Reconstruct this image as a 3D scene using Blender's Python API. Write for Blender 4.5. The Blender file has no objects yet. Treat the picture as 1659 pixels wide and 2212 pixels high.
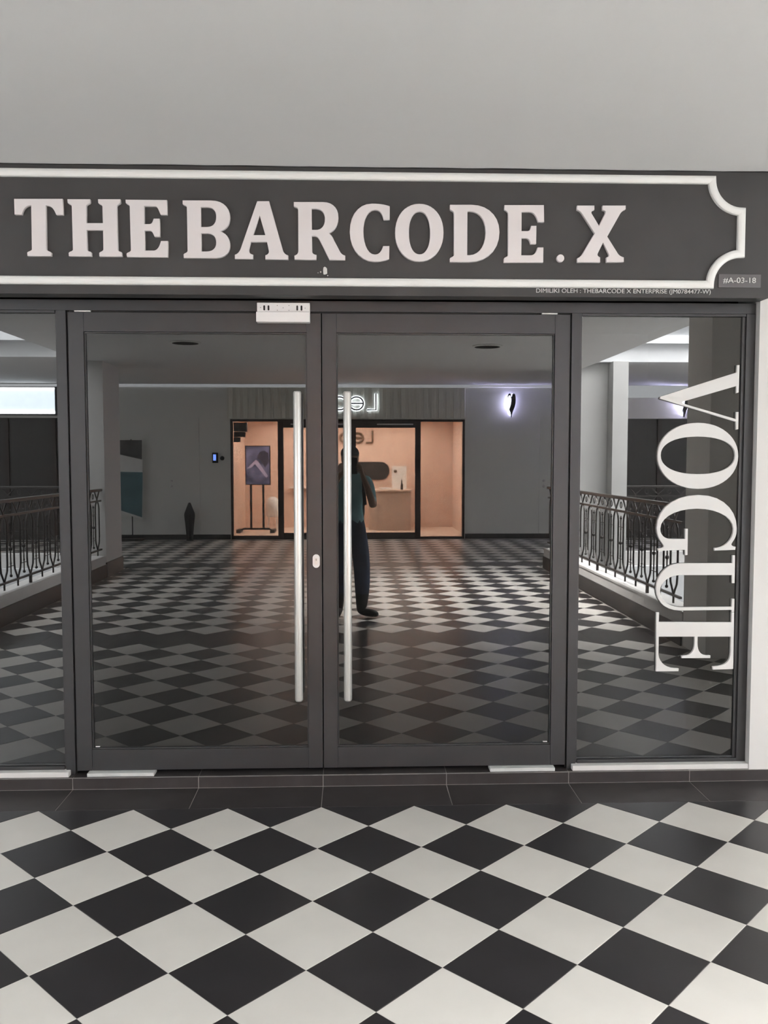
import bpy, bmesh, math, random
from mathutils import Vector, Matrix

random.seed(7)
scene = bpy.context.scene
COL = scene.collection

# ------------------------------------------------------------------ camera
cam_data = bpy.data.cameras.new('camera')
cam_data.sensor_fit = 'VERTICAL'
cam_data.sensor_height = 24.0
cam_data.sensor_width = 18.0
cam_data.lens = 1877.48 / 2212.0 * 24.0
cam_data.clip_start = 0.05
cam_data.clip_end = 200.0
cam = bpy.data.objects.new('camera', cam_data)
COL.objects.link(cam)
YAW, PITCH, ROLL = 0.0350, 0.0591, 0.0003
fwd = Vector((math.sin(YAW) * math.cos(PITCH), math.cos(YAW) * math.cos(PITCH), -math.sin(PITCH)))
rgt = Vector((math.cos(YAW), -math.sin(YAW), 0.0))
dwn = fwd.cross(rgt)
r2 = math.cos(ROLL) * rgt + math.sin(ROLL) * dwn
d2 = -math.sin(ROLL) * rgt + math.cos(ROLL) * dwn
up = -d2
M = Matrix.Identity(4)
for i in range(3):
    M[i][0], M[i][1], M[i][2] = r2[i], up[i], -fwd[i]
M[0][3], M[1][3], M[2][3] = 0.1508, -3.8867, 1.5775
cam.matrix_world = M
scene.camera = cam

# ------------------------------------------------------------------ world, daylight, exposure
world = bpy.data.worlds.new('world')
scene.world = world
world.use_nodes = True
wb = world.node_tree.nodes['Background']
wb.inputs['Color'].default_value = (0.93, 0.97, 1.0, 1)
wb.inputs['Strength'].default_value = 1.0


def area_light(name, loc, sx, sy, power, color, rot=(0, 0, 0)):
    d = bpy.data.lights.new(name, 'AREA')
    d.shape = 'RECTANGLE'
    d.size, d.size_y = sx, sy
    d.energy = power
    d.color = color
    o = bpy.data.objects.new(name, d)
    o.location = loc
    o.rotation_euler = rot
    COL.objects.link(o)
    return o


# daylight coming down through the glazed roofs of the two atrium voids beside the bridge
area_light('skylight', (6.4, -5.8, 6.9), 5.6, 5.0, 2300, (1.0, 0.995, 0.985))
area_light('skylight', (-5.9, -5.8, 6.9), 4.4, 5.0, 760, (0.97, 0.99, 1.0))

scene.view_settings.view_transform = 'Standard'
scene.view_settings.look = 'None'
scene.view_settings.gamma = 1.0
scene.view_settings.use_curve_mapping = False
scene.view_settings.exposure = 1.45
scene.cycles.use_denoising = True
scene.cycles.max_bounces = 9
scene.cycles.diffuse_bounces = 5
scene.cycles.glossy_bounces = 4
scene.cycles.transparent_max_bounces = 12


# ------------------------------------------------------------------ materials
def srgb(r, g, b):
    def f(c):
        c /= 255.0
        return c / 12.92 if c <= 0.04045 else ((c + 0.055) / 1.055) ** 2.4
    return (f(r), f(g), f(b), 1.0)


def mat(name, color, rough=0.6, spec=0.5, metal=0.0, var=0.06, scale=6.0, bump=0.0, bscale=120.0, coat=0.0,
        emit=None, estr=0.0):
    """plain procedural material: base colour broken up by a soft noise, optional fine relief"""
    m = bpy.data.materials.new(name)
    m.use_nodes = True
    nt = m.node_tree
    b = nt.nodes['Principled BSDF']
    b.inputs['Roughness'].default_value = rough
    b.inputs['Specular IOR Level'].default_value = spec
    b.inputs['Metallic'].default_value = metal
    if coat:
        b.inputs['Coat Weight'].default_value = coat
        b.inputs['Coat Roughness'].default_value = 0.08
    tc = nt.nodes.new('ShaderNodeTexCoord')
    no = nt.nodes.new('ShaderNodeTexNoise')
    no.inputs['Scale'].default_value = scale
    no.inputs['Detail'].default_value = 5
    nt.links.new(tc.outputs['Object'], no.inputs['Vector'])
    mr = nt.nodes.new('ShaderNodeMapRange')
    mr.inputs['From Min'].default_value = 0.3
    mr.inputs['From Max'].default_value = 0.7
    mr.inputs['To Min'].default_value = 1 - var
    mr.inputs['To Max'].default_value = 1 + var
    nt.links.new(no.outputs['Fac'], mr.inputs['Value'])
    vm = nt.nodes.new('ShaderNodeVectorMath')
    vm.operation = 'SCALE'
    vm.inputs[0].default_value = color[:3]
    nt.links.new(mr.outputs['Result'], vm.inputs['Scale'])
    nt.links.new(vm.outputs['Vector'], b.inputs['Base Color'])
    if bump:
        n2 = nt.nodes.new('ShaderNodeTexNoise')
        n2.inputs['Scale'].default_value = bscale
        n2.inputs['Detail'].default_value = 3
        nt.links.new(tc.outputs['Object'], n2.inputs['Vector'])
        bp = nt.nodes.new('ShaderNodeBump')
        bp.inputs['Strength'].default_value = bump
        bp.inputs['Distance'].default_value = 0.002
        nt.links.new(n2.outputs['Fac'], bp.inputs['Height'])
        nt.links.new(bp.outputs['Normal'], b.inputs['Normal'])
    if emit:
        b.inputs['Emission Color'].default_value = emit
        b.inputs['Emission Strength'].default_value = estr
    return m


def tile_mat(name, color, rough, var):
    """glazed floor tile: every tile its own slight tone, faint mottling"""
    m = mat(name, color, rough=rough, spec=0.45, var=var, scale=5.0, bump=0.03, bscale=60)
    nt = m.node_tree
    oi = nt.nodes.new('ShaderNodeObjectInfo')
    mr = nt.nodes.new('ShaderNodeMapRange')
    mr.inputs['To Min'].default_value = 0.95
    mr.inputs['To Max'].default_value = 1.05
    nt.links.new(oi.outputs['Random'], mr.inputs['Value'])
    b = nt.nodes['Principled BSDF']
    old = b.inputs['Base Color'].links[0].from_socket
    v = nt.nodes.new('ShaderNodeVectorMath')
    v.operation = 'SCALE'
    nt.links.new(old, v.inputs[0])
    nt.links.new(mr.outputs['Result'], v.inputs['Scale'])
    nt.links.new(v.outputs['Vector'], b.inputs['Base Color'])
    return m


def glass_mat(name, f0, tint, dust, dustw):
    """dark tinted pane: Schlick mirror reflection over a dim see-through body with a film of dust"""
    m = bpy.data.materials.new(name)
    m.use_nodes = True
    nt = m.node_tree
    nt.nodes.clear()
    out = nt.nodes.new('ShaderNodeOutputMaterial')
    lw = nt.nodes.new('ShaderNodeLayerWeight')
    lw.inputs['Blend'].default_value = 0.5
    pw = nt.nodes.new('ShaderNodeMath')
    pw.operation = 'POWER'
    pw.inputs[1].default_value = 5.0
    nt.links.new(lw.outputs['Facing'], pw.inputs[0])
    mr = nt.nodes.new('ShaderNodeMapRange')
    mr.inputs['To Min'].default_value = f0
    mr.inputs['To Max'].default_value = 1.0
    nt.links.new(pw.outputs[0], mr.inputs['Value'])
    gl = nt.nodes.new('ShaderNodeBsdfGlossy')
    gl.inputs['Roughness'].default_value = 0.0
    tr = nt.nodes.new('ShaderNodeBsdfTransparent')
    tr.inputs['Color'].default_value = tint
    df = nt.nodes.new('ShaderNodeBsdfDiffuse')
    df.inputs['Color'].default_value = dust
    m1 = nt.nodes.new('ShaderNodeMixShader')
    m1.inputs['Fac'].default_value = dustw
    nt.links.new(tr.outputs[0], m1.inputs[1])
    nt.links.new(df.outputs[0], m1.inputs[2])
    m2 = nt.nodes.new('ShaderNodeMixShader')
    nt.links.new(mr.outputs['Result'], m2.inputs['Fac'])
    nt.links.new(m1.outputs[0], m2.inputs[1])
    nt.links.new(gl.outputs[0], m2.inputs[2])
    nt.links.new(m2.outputs[0], out.inputs['Surface'])
    return m


MT = {}
MT['ceiling'] = mat('ceiling_paint', (0.70, 0.705, 0.705, 1), 0.9, 0.2, var=0.012, scale=1.5)
MT['wall'] = mat('white_wall_paint', (0.60, 0.59, 0.575, 1), 0.75, 0.3, var=0.015, scale=2, bump=0.05)
MT['atrium'] = mat('atrium_paint', (0.66, 0.67, 0.68, 1), 0.8, 0.3, var=0.02, scale=1)
MT['far_wall'] = mat('far_wall_paint', (0.78, 0.78, 0.75, 1), 0.8, 0.3, var=0.02, scale=1)
MT['flute'] = mat('fluted_panel', (0.74, 0.73, 0.66, 1), 0.7, 0.3, var=0.05)
MT['wtile'] = tile_mat('white_tile', (0.62, 0.60, 0.56, 1), 0.32, 0.03)
MT['btile'] = tile_mat('black_tile', (0.025, 0.023, 0.025, 1), 0.30, 0.12)
MT['skirt'] = mat('black_skirting_tile', (0.036, 0.031, 0.031, 1), 0.42, 0.4, var=0.18, scale=9)
MT['grout'] = mat('grout', (0.34, 0.32, 0.30, 1), 0.9, 0.2, var=0.1, scale=30)
MT['joint'] = mat('pale_joint', (0.27, 0.255, 0.245, 1), 0.9, 0.2, var=0.15, scale=30)
MT['frame'] = mat('charcoal_metal', (0.030, 0.030, 0.032, 1), 0.36, 0.55, var=0.05, scale=14, bump=0.04, bscale=300)
MT['gasket'] = mat('black_gasket', (0.012, 0.011, 0.011, 1), 0.6, 0.3)
MT['sign'] = mat('black_sign_board', (0.047, 0.046, 0.046, 1), 0.5, 0.4, var=0.10, scale=4, bump=0.05, bscale=200)
MT['letter'] = mat('white_sign_letter', (0.70, 0.665, 0.665, 1), 0.45, 0.4, var=0.015)
MT['letter_w'] = mat('white_window_letter', (0.62, 0.615, 0.60, 1), 0.4, 0.4, var=0.012)
MT['mould'] = mat('white_moulding', (0.78, 0.79, 0.77, 1), 0.35, 0.5, var=0.015)
MT['plate'] = mat('white_enamel', (0.80, 0.78, 0.77, 1), 0.35, 0.5, var=0.015)
MT['pivot'] = mat('pale_grey_plate', (0.52, 0.53, 0.52, 1), 0.45, 0.5, var=0.06, scale=20)
MT['greyplate'] = mat('grey_plaque', (0.11, 0.105, 0.108, 1), 0.4, 0.5, var=0.05)
MT['text'] = mat('silver_text', (0.60, 0.60, 0.58, 1), 0.4, 0.5, var=0.1, scale=40)
MT['steel'] = mat('brushed_steel', (0.68, 0.67, 0.64, 1), 0.34, 0.5, metal=0.55, var=0.04, scale=3)
MT['hole'] = mat('dark_hole', (0.03, 0.026, 0.025, 1), 0.8, 0.1)
MT['glass'] = glass_mat('tinted_glass', 0.095, (0.16, 0.16, 0.155, 1), (0.10, 0.095, 0.09, 1), 0.09)
MT['film'] = glass_mat('reflective_film_glass', 0.15, (0.14, 0.14, 0.135, 1), (0.10, 0.095, 0.09, 1), 0.09)
MT['clear'] = glass_mat('clear_glass', 0.05, (0.92, 0.93, 0.92, 1), (0.5, 0.5, 0.5, 1), 0.01)
MT['inside'] = mat('dark_interior', (0.06, 0.055, 0.052, 1), 0.8, 0.2)
MT['iron'] = mat('wrought_iron', (0.030, 0.026, 0.024, 1), 0.45, 0.5)
MT['pink'] = mat('blush_wall', (0.76, 0.56, 0.46, 1), 0.8, 0.2, var=0.02)
MT['cream'] = mat('cream_floor', (0.72, 0.58, 0.48, 1), 0.5, 0.4, var=0.03)
MT['brown'] = mat('dark_brown_frame', (0.035, 0.022, 0.018, 1), 0.4, 0.5)
MT['black'] = mat('black_paint', (0.012, 0.012, 0.013, 1), 0.45, 0.4)
MT['white'] = mat('white_plastic', (0.8, 0.79, 0.77, 1), 0.4, 0.4)
MT['counter'] = mat('beige_counter', (0.50, 0.38, 0.31, 1), 0.5, 0.4, var=0.03)
MT['bronze'] = mat('bronze_letter', (0.16, 0.10, 0.06, 1), 0.4, 0.5)
MT['glow'] = mat('sign_glow', (0.8, 0.85, 0.9, 1), 0.5, emit=(0.84, 0.93, 1.0, 1), estr=9.0)
MT['sconce_glow'] = mat('sconce_glow', (0.8, 0.8, 0.9, 1), 0.5, emit=(0.80, 0.82, 1.0, 1), estr=12.0)
MT['sconce_side'] = mat('sconce_side_glow', (0.8, 0.8, 0.9, 1), 0.5, emit=(0.62, 0.60, 1.0, 1), estr=600.0)
MT['lightbox'] = mat('lightbox_face', (0.8, 0.85, 0.9, 1), 0.5, emit=(0.78, 0.90, 1.0, 1), estr=2.6)
MT['lightbox_edge'] = mat('lightbox_tube', (0.8, 0.85, 0.9, 1), 0.5, emit=(0.95, 0.98, 1.0, 1), estr=7.0)
MT['blue_screen'] = mat('small_screen', (0.05, 0.1, 0.5, 1), 0.3, emit=(0.18, 0.32, 1.0, 1), estr=5.0)
MT['cove'] = mat('glowing_trim', (0.8, 0.8, 0.8, 1), 0.5, emit=(0.9, 0.95, 1.0, 1), estr=0.7)
MT['teal'] = mat('teal_print', (0.10, 0.20, 0.23, 1), 0.6, 0.2, var=0.25, scale=3)
MT['greyprint'] = mat('grey_print', (0.10, 0.10, 0.10, 1), 0.6, 0.2, var=0.5, scale=4)


# ------------------------------------------------------------------ mesh helpers
def link(name, me, m, parent=None, loc=(0, 0, 0)):
    o = bpy.data.objects.new(name, me)
    if m is not None and len(me.materials) == 0:
        me.materials.append(m)
    if parent is not None:
        o.parent = parent
    o.location = loc
    COL.objects.link(o)
    return o


def wpos(o):
    v = Vector(o.location)
    while o.parent:
        o = o.parent
        v += Vector(o.location)
    return v


def empty(name, loc, label=None, cat=None, group=None, kind=None):
    o = bpy.data.objects.new(name, None)
    o.empty_display_size = 0.1
    o.location = loc
    COL.objects.link(o)
    tag(o, label, cat, group, kind)
    return o


def tag(o, label=None, cat=None, group=None, kind=None):
    if label:
        o['label'] = label
    if cat:
        o['category'] = cat
    if group:
        o['group'] = group
    if kind:
        o['kind'] = kind
    return o


class MB:
    """collects shapes in world coordinates and builds them as one mesh object"""

    def __init__(self):
        self.v, self.f = [], []

    def add(self, vs, fs):
        n = len(self.v)
        self.v += [tuple(a) for a in vs]
        self.f += [tuple(i + n for i in a) for a in fs]
        return self

    def box(self, x0, x1, y0, y1, z0, z1, c=0.0):
        """box, or with c > 0 a chamfered box"""
        x0, x1 = min(x0, x1), max(x0, x1)
        y0, y1 = min(y0, y1), max(y0, y1)
        z0, z1 = min(z0, z1), max(z0, z1)
        if c <= 0:
            vs = [(x, y, z) for x in (x0, x1) for y in (y0, y1) for z in (z0, z1)]
            fs = [(0, 1, 3, 2), (4, 6, 7, 5), (0, 4, 5, 1), (2, 3, 7, 6), (0, 2, 6, 4), (1, 5, 7, 3)]
            return self.add(vs, fs)
        bm = bmesh.new()
        bmesh.ops.create_cube(bm, size=1)
        for v in bm.verts:
            v.co = Vector(((x0 + x1) / 2 + v.co.x * (x1 - x0), (y0 + y1) / 2 + v.co.y * (y1 - y0),
                           (z0 + z1) / 2 + v.co.z * (z1 - z0)))
        c = min(c, (x1 - x0) * .45, (y1 - y0) * .45, (z1 - z0) * .45)
        bmesh.ops.bevel(bm, geom=bm.edges[:] , offset=c, segments=2, profile=0.5, affect='EDGES')
        return self.bm(bm)

    def bm(self, bm):
        bm.verts.index_update()
        self.add([v.co[:] for v in bm.verts], [[v.index for v in f.verts] for f in bm.faces])
        bm.free()
        return self

    def tube(self, pts, r, n=8, closed=False, caps=True):
        pts = [Vector(p) for p in pts]
        rings = []
        m = len(pts)
        ref = None
        for i, p in enumerate(pts):
            if closed:
                t = pts[(i + 1) % m] - pts[i - 1]
            else:
                t = pts[min(i + 1, m - 1)] - pts[max(i - 1, 0)]
            t.normalize()
            if ref is None:
                ref = Vector((0, 0, 1)) if abs(t.z) < .9 else Vector((1, 0, 0))
            a = t.cross(ref)
            if a.length < 1e-4:
                a = t.cross(Vector((0, 1, 0)))
            a.normalize()
            b = a.cross(t)
            b.normalize()
            ref = b
            rr = r[i] if isinstance(r, (list, tuple)) else r
            rings.append([p + rr * (math.cos(2 * math.pi * k / n) * a + math.sin(2 * math.pi * k / n) * b) for k in range(n)])
        vs = [q for g in rings for q in g]
        fs = []
        for i in range(m if closed else m - 1):
            j = (i + 1) % m
            for k in range(n):
                fs.append((i * n + k, j * n + k, j * n + (k + 1) % n, i * n + (k + 1) % n))
        if caps and not closed:
            fs.append(tuple(range(n)))
            fs.append(tuple((m - 1) * n + k for k in reversed(range(n))))
        return self.add(vs, fs)

    def sphere(self, c, r, nu=12, nv=8):
        r = r if isinstance(r, (tuple, list)) else (r, r, r)
        vs, fs = [], []
        for j in range(nv + 1):
            t = math.pi * j / nv
            for i in range(nu):
                a = 2 * math.pi * i / nu
                vs.append((c[0] + r[0] * math.sin(t) * math.cos(a), c[1] + r[1] * math.sin(t) * math.sin(a), c[2] + r[2] * math.cos(t)))
        for j in range(nv):
            for i in range(nu):
                fs.append((j * nu + i, (j + 1) * nu + i, (j + 1) * nu + (i + 1) % nu, j * nu + (i + 1) % nu))
        return self.add(vs, fs)

    def prism(self, outline, axis, a0, a1):
        """extrude a 2-D outline along an axis ('y': outline is x,z; 'x': y,z; 'z': x,y)"""
        def p(u, w, a):
            return (u, a, w) if axis == 'y' else (a, u, w) if axis == 'x' else (u, w, a)
        n = len(outline)
        vs = [p(u, w, a0) for u, w in outline] + [p(u, w, a1) for u, w in outline]
        fs = [tuple(range(n)), tuple(reversed(range(n, 2 * n)))]
        fs += [(i, i + n, (i + 1) % n + n, (i + 1) % n) for i in range(n)]
        return self.add(vs, fs)

    def build(self, name, m, parent=None, origin=None, smooth=False):
        xs = [v[0] for v in self.v]
        ys = [v[1] for v in self.v]
        zs = [v[2] for v in self.v]
        if origin is None:
            origin = ((min(xs) + max(xs)) / 2, (min(ys) + max(ys)) / 2, min(zs))
        me = bpy.data.meshes.new(name)
        me.from_pydata([(a - origin[0], b - origin[1], c - origin[2]) for a, b, c in self.v], [], self.f)
        bm = bmesh.new()
        bm.from_mesh(me)
        bmesh.ops.remove_doubles(bm, verts=bm.verts, dist=1e-6)
        bmesh.ops.recalc_face_normals(bm, faces=bm.faces)
        bm.to_mesh(me)
        bm.free()
        if smooth:
            me.shade_smooth()
        po = wpos(parent) if parent is not None else Vector((0, 0, 0))
        return link(name, me, m, parent, Vector(origin) - po)


def box(name, m, x0, x1, y0, y1, z0, z1, parent=None, c=0.0):
    return MB().box(x0, x1, y0, y1, z0, z1, c).build(name, m, parent)


def struct(o):
    o['kind'] = 'structure'
    return o


def copy_tree(o, parent=None):
    c = o.copy()
    COL.objects.link(c)
    c.parent = parent
    for ch in list(o.children):
        copy_tree(ch, c)
    return c


def outline_mesh(name, splines, depth, bevel, res=1):
    """filled outline with holes, given depth and a softened front edge; drawn in x,z and facing -y"""
    cu = bpy.data.curves.new(name, 'CURVE')
    cu.dimensions = '2D'
    cu.fill_mode = 'BOTH'
    cu.extrude = depth / 2 - bevel
    cu.bevel_depth = bevel
    cu.bevel_resolution = res
    cu.offset = -bevel
    for pts in splines:
        sp = cu.splines.new('POLY')
        sp.points.add(len(pts) - 1)
        for p, (x, z) in zip(sp.points, pts):
            p.co = (x, z, 0, 1)
        sp.use_cyclic_u = True
    o = bpy.data.objects.new(name, cu)
    COL.objects.link(o)
    dg = bpy.context.evaluated_depsgraph_get()
    me = bpy.data.meshes.new_from_object(o.evaluated_get(dg))
    bpy.data.objects.remove(o)
    bpy.data.curves.remove(cu)
    me.transform(Matrix(((1, 0, 0, 0), (0, 0, -1, 0), (0, 1, 0, 0), (0, 0, 0, 1))))
    return me


def text_mesh(name, body, size, depth):
    cu = bpy.data.curves.new(name, 'FONT')
    cu.body = body
    cu.size = size
    cu.extrude = depth / 2
    o = bpy.data.objects.new(name, cu)
    COL.objects.link(o)
    dg = bpy.context.evaluated_depsgraph_get()
    me = bpy.data.meshes.new_from_object(o.evaluated_get(dg))
    bpy.data.objects.remove(o)
    bpy.data.curves.remove(cu)
    me.materials.clear()
    me.transform(Matrix(((1, 0, 0, 0), (0, 0, -1, 0), (0, 1, 0, 0), (0, 0, 0, 1))))
    return me


def fit_mesh(me, x0, x1, z0, z1):
    xs = [v.co.x for v in me.vertices]
    zs = [v.co.z for v in me.vertices]
    a, b, c, d = min(xs), max(xs), min(zs), max(zs)
    for v in me.vertices:
        v.co.x = (v.co.x - a) / (b - a) * (x1 - x0)
        v.co.z = (v.co.z - c) / (d - c) * (z1 - z0)


# ================================================================== THE SETTING
D = 0.3 * math.sqrt(2)      # tile diagonal
H = D / 2
CE = 2.912                  # corridor ceiling
GY = 0.318                  # glass face
FY = 0.298                  # face of the metal framing
WY = 0.258                  # face of the white wall
SY = 0.250                  # face of the skirting tiles

# ---- floor slab: shop corridor, bridge across the atrium, opposite corridor
fl = MB()
fl.box(-8, 8, -3.2, 0.6, -0.35, -0.0012)
fl.box(-3.2, 2.94, -8.44, -3.2, -0.35, -0.006)
fl.box(-9, 9, -13.0, -8.44, -0.35, -0.006)
floor = struct(fl.build('floor', MT['grout'], origin=(0, 0, -0.35)))
floor['label'] = 'black and white diamond checkerboard tiled floor in front of the shop'


def clip(poly, axis, lim, keep_less):
    out = []
    n = len(poly)
    for i in range(n):
        p, q = poly[i], poly[(i + 1) % n]
        ip = (p[axis] <= lim) if keep_less else (p[axis] >= lim)
        iq = (q[axis] <= lim) if keep_less else (q[axis] >= lim)
        if ip:
            out.append(p)
        if ip != iq:
            t = (lim - p[axis]) / (q[axis] - p[axis])
            out.append((p[0] + t * (q[0] - p[0]), p[1] + t * (q[1] - p[1])))
    return out


def shrink(poly, d):
    cx = sum(p[0] for p in poly) / len(poly)
    cy = sum(p[1] for p in poly) / len(poly)
    r = []
    for x, y in poly:
        l = math.hypot(x - cx, y - cy)
        k = max(0.0, 1 - d * 1.414 / max(l, 1e-6))
        r.append((cx + (x - cx) * k, cy + (y - cy) * k))
    return r


def tile_shape(mb, poly, gap=0.0008, zt=0.0):
    a = shrink(poly, gap)
    b = shrink(poly, gap + 0.0012)
    n = len(a)
    vs = [(x, y, zt - 0.009) for x, y in a] + [(x, y, zt - 0.0009) for x, y in a] + [(x, y, zt) for x, y in b]
    fs = [tuple(range(n)), tuple(range(2 * n, 3 * n))]
    for r in (0, 1):
        for i in range(n):
            j = (i + 1) % n
            fs.append((r * n + i, r * n + j, (r + 1) * n + j, (r + 1) * n + i))
    mb.add(vs, fs)


def field(x0, x1, ytop, ybot, xoff):
    """tiles of one field as (is_white, centre, clipped polygon, whole?)"""
    res = []
    nr = int(round((ytop - ybot) / H))
    nu = int((x1 - x0) / H) + 6
    for v in range(0, nr + 1):
        for u in range(-nu, nu):
            white = (u % 2 == 0 and v % 2 == 1)
            black = (u % 2 != 0 and v % 2 == 0)
            if not (white or black):
                continue
            cx, cy = xoff + u * H, ytop - v * H
            if cx < x0 - H or cx > x1 + H:
                continue
            poly = [(cx + H, cy), (cx, cy + H), (cx - H, cy), (cx, cy - H)]
            full = True
            for ax, lim, less in ((0, x1, True), (0, x0, False), (1, ytop, True), (1, ybot, False)):
                q = clip(poly, ax, lim, less)
                if len(q) != 4 or any(abs(a[0] - b[0]) + abs(a[1] - b[1]) > 1e-9 for a, b in zip(sorted(q), sorted(poly))):
                    full = False
                poly = q
                if len(poly) < 3:
                    break
            if len(poly) < 3:
                continue
            area = abs(sum(poly[i][0] * poly[(i + 1) % len(poly)][1] - poly[(i + 1) % len(poly)][0] * poly[i][1] for i in range(len(poly)))) / 2
            if area < 2e-4:
                continue
            res.append((white, (cx, cy), poly, full))
    return res


near = field(-7.6, 7.6, 0.0, -14 * H, 0.0)
near.sort(key=lambda t: math.hypot(t[1][0] - 0.25, (t[1][1] + 0.75) * 1.35))
shared = {}
fw = wpos(floor)
for w, (cx, cy), poly, full in near[:300]:
    if full:
        if w not in shared:
            mb = MB()
            tile_shape(mb, [(H, 0), (0, H), (-H, 0), (0, -H)])
            me = bpy.data.meshes.new('floor_tile')
            me.from_pydata(mb.v, [], mb.f)
            bm = bmesh.new(); bm.from_mesh(me)
            bmesh.ops.recalc_face_normals(bm, faces=bm.faces)
            bm.to_mesh(me); bm.free()
            shared[w] = me
        link('floor_tile', shared[w], MT['wtile'] if w else MT['btile'], floor, Vector((cx, cy, random.uniform(-.0003, .0003))) - fw)
    else:
        mb = MB()
        tile_shape(mb, poly)
        mb.build('floor_tile', MT['wtile'] if w else MT['btile'], floor)
rest = near[300:] + field(-3.17, 2.91, -3.35, -3.35 - 24 * H, 0.07) + field(-8.8, 8.8, -8.80, -8.80 - 19 * H, 0.07)
for col in (True, False):
    mb = MB()
    for w, c, poly, full in rest:
        if w == col:
            tile_shape(mb, poly)
    if not col:
        for ya, yb, xa, xb in ((-14 * H, -3.35, -3.17, 2.91), (-14 * H, -3.2, -7.6, -3.2), (-14 * H, -3.2, 2.94, 7.6), (-3.35 - 24 * H, -8.80, -8.8, 8.8)):
            x = xa
            while x < xb - .01:
                x2 = min(x + 0.6, xb)
                tile_shape(mb, [(x, yb), (x2, yb), (x2, ya), (x, ya)])
                x = x2
    o = mb.build('floor_tile_field', MT['wtile'] if col else MT['btile'], floor)
    o['kind'] = 'stuff'
    o['label'] = 'white tiles of the bridge and corridor floor' if col else 'black tiles of the bridge and corridor floor'

# border strip of long black tiles along the foot of the shopfront
for k in range(-9, 9):
    x0, x1 = k * 0.6 + 0.0014, (k + 1) * 0.6 - 0.0014
    mb = MB()
    tile_shape(mb, [(x0, 0.0015), (x1, 0.0015), (x1, SY - 0.001), (x0, SY - 0.001)], gap=0.0)
    mb.build('border_tile', MT['skirt'], floor)

# ---- low kerb under the shopfront, faced with black skirting tiles
base = struct(box('baseboard_front', MT['joint'], -5.4, 5.4, SY + 0.0016, 0.62, -0.001, 0.0545))
base['label'] = 'low kerb faced with long black skirting tiles under the shopfront'
for k in range(-9, 9):
    x0, x1 = k * 0.6 + 0.0018, (k + 1) * 0.6 - 0.0018
    box('skirting_tile', MT['skirt'], x0, x1, SY, SY + 0.010, 0.0014, 0.054, base, c=0.0008)
    if -3 < k + .5 < 3:
        box('kerb_tile', MT['skirt'], x0, x1, SY + 0.0104, 0.40, 0.050, 0.0563, base, c=0.001)

# ---- white wall at both ends of the shopfront
for s, nm in ((1, 'wall_right'), (-1, 'wall_left')):
    w = MB()
    w.box(s * 2.098, s * 8, WY, 0.50, 0.0, CE + 0.2)
    struct(w.build(nm, MT['wall']))
# white plaster sill under the fixed windows
for i, s in enumerate((1, -1)):
    t = MB()
    t.box(s * 1.222, s * 2.0985, WY + 0.004, 0.40, 0.0555, 0.0815, 0.003)
    struct(t.build('trim_%d' % (i + 1), MT['wall']))

# ---- dark interior of the closed shop
ins = MB()
ins.box(-2.9, 2.9, 0.62, 4.2, 0.02, 0.056)
ins.box(-2.9, 2.9, 4.2, 4.3, 0.02, CE)
ins.box(-3.0, -2.9, 0.5, 4.3, 0.02, CE)
ins.box(2.9, 3.0, 0.5, 4.3, 0.02, CE)
ins.box(-2.9, 2.9, 0.45, 4.3, 2.75, CE)
struct(ins.build('wall_interior', MT['inside']))

# ---- ceilings
ce = MB()
ce.box(-8, 8, -3.2, 0.6, CE, CE + 0.25)
ce.box(-3.48, 3.48, -8.44, -3.2, CE, CE + 0.25)
ce.box(-9, 9, -13.0, -8.44, 3.09, 3.34)
ceiling = struct(ce.build('ceiling', MT['ceiling'], origin=(0, 0, CE)))
def downlight(px, py, power, label):
    """recessed ceiling lamp: trim ring, deep dark baffle, lamp up inside it"""
    e = empty('downlight', (px, py, CE - 0.02), label, 'lamp', 'recessed ceiling lamps over the bridge')
    ring, baf = MB(), MB()
    n_ = 28
    def circ(r, z):
        return [(px + r * math.cos(2 * math.pi * i / n_), py + r * math.sin(2 * math.pi * i / n_), z) for i in range(n_)]
    rows = [circ(.175, CE - .0005), circ(.175, CE - .012), circ(.150, CE - .018), circ(.150, CE - .0005)]
    vs = [p for q in rows for p in q]
    ring.add(vs, [(k * n_ + i, k * n_ + (i + 1) % n_, (k + 1) * n_ + (i + 1) % n_, (k + 1) * n_ + i) for k in range(3) for i in range(n_)])
    ring.build('trim_ring', MT['far_wall'], e)
    rows = [circ(.149, CE - .014), circ(.075, CE - .003)]
    vs = [p for q in rows for p in q]
    baf.add(vs, [(i, (i + 1) % n_, n_ + (i + 1) % n_, n_ + i) for i in range(n_)] + [tuple(range(n_, 2 * n_))])
    baf.build('baffle', MT['hole'], e)
    d = bpy.data.lights.new('lamp_light', 'SPOT')
    d.energy = power
    d.spot_size = math.radians(100)
    d.spot_blend = 0.75
    d.shadow_soft_size = 0.05
    d.color = (1.0, 0.97, 0.93)
    o = bpy.data.objects.new('lamp_light', d)
    o.location = (px, py, CE - .03)
    COL.objects.link(o)
    return e


downlight(-1.74, -5.44, 30, 'recessed ceiling lamp mirrored at the top of the left door leaf')
downlight(1.71, -5.64, 1300, 'recessed ceiling lamp mirrored at the top of the right door leaf')

# ================================================================== SHOPFRONT FRAMING
FB = 0.345   # back of the framing


def bar(name, x0, x1, z0, z1, parent, y0=FY, y1=FB, c=0.001, m='frame'):
    return box(name, MT[m], x0, x1, y0, y1, z0, z1, parent, c)


def pane(name, x0, x1, z0, z1, parent, m='glass'):
    return box(name, MT[m], x0, x1, GY, GY + 0.010, z0, z1, parent)


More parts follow.
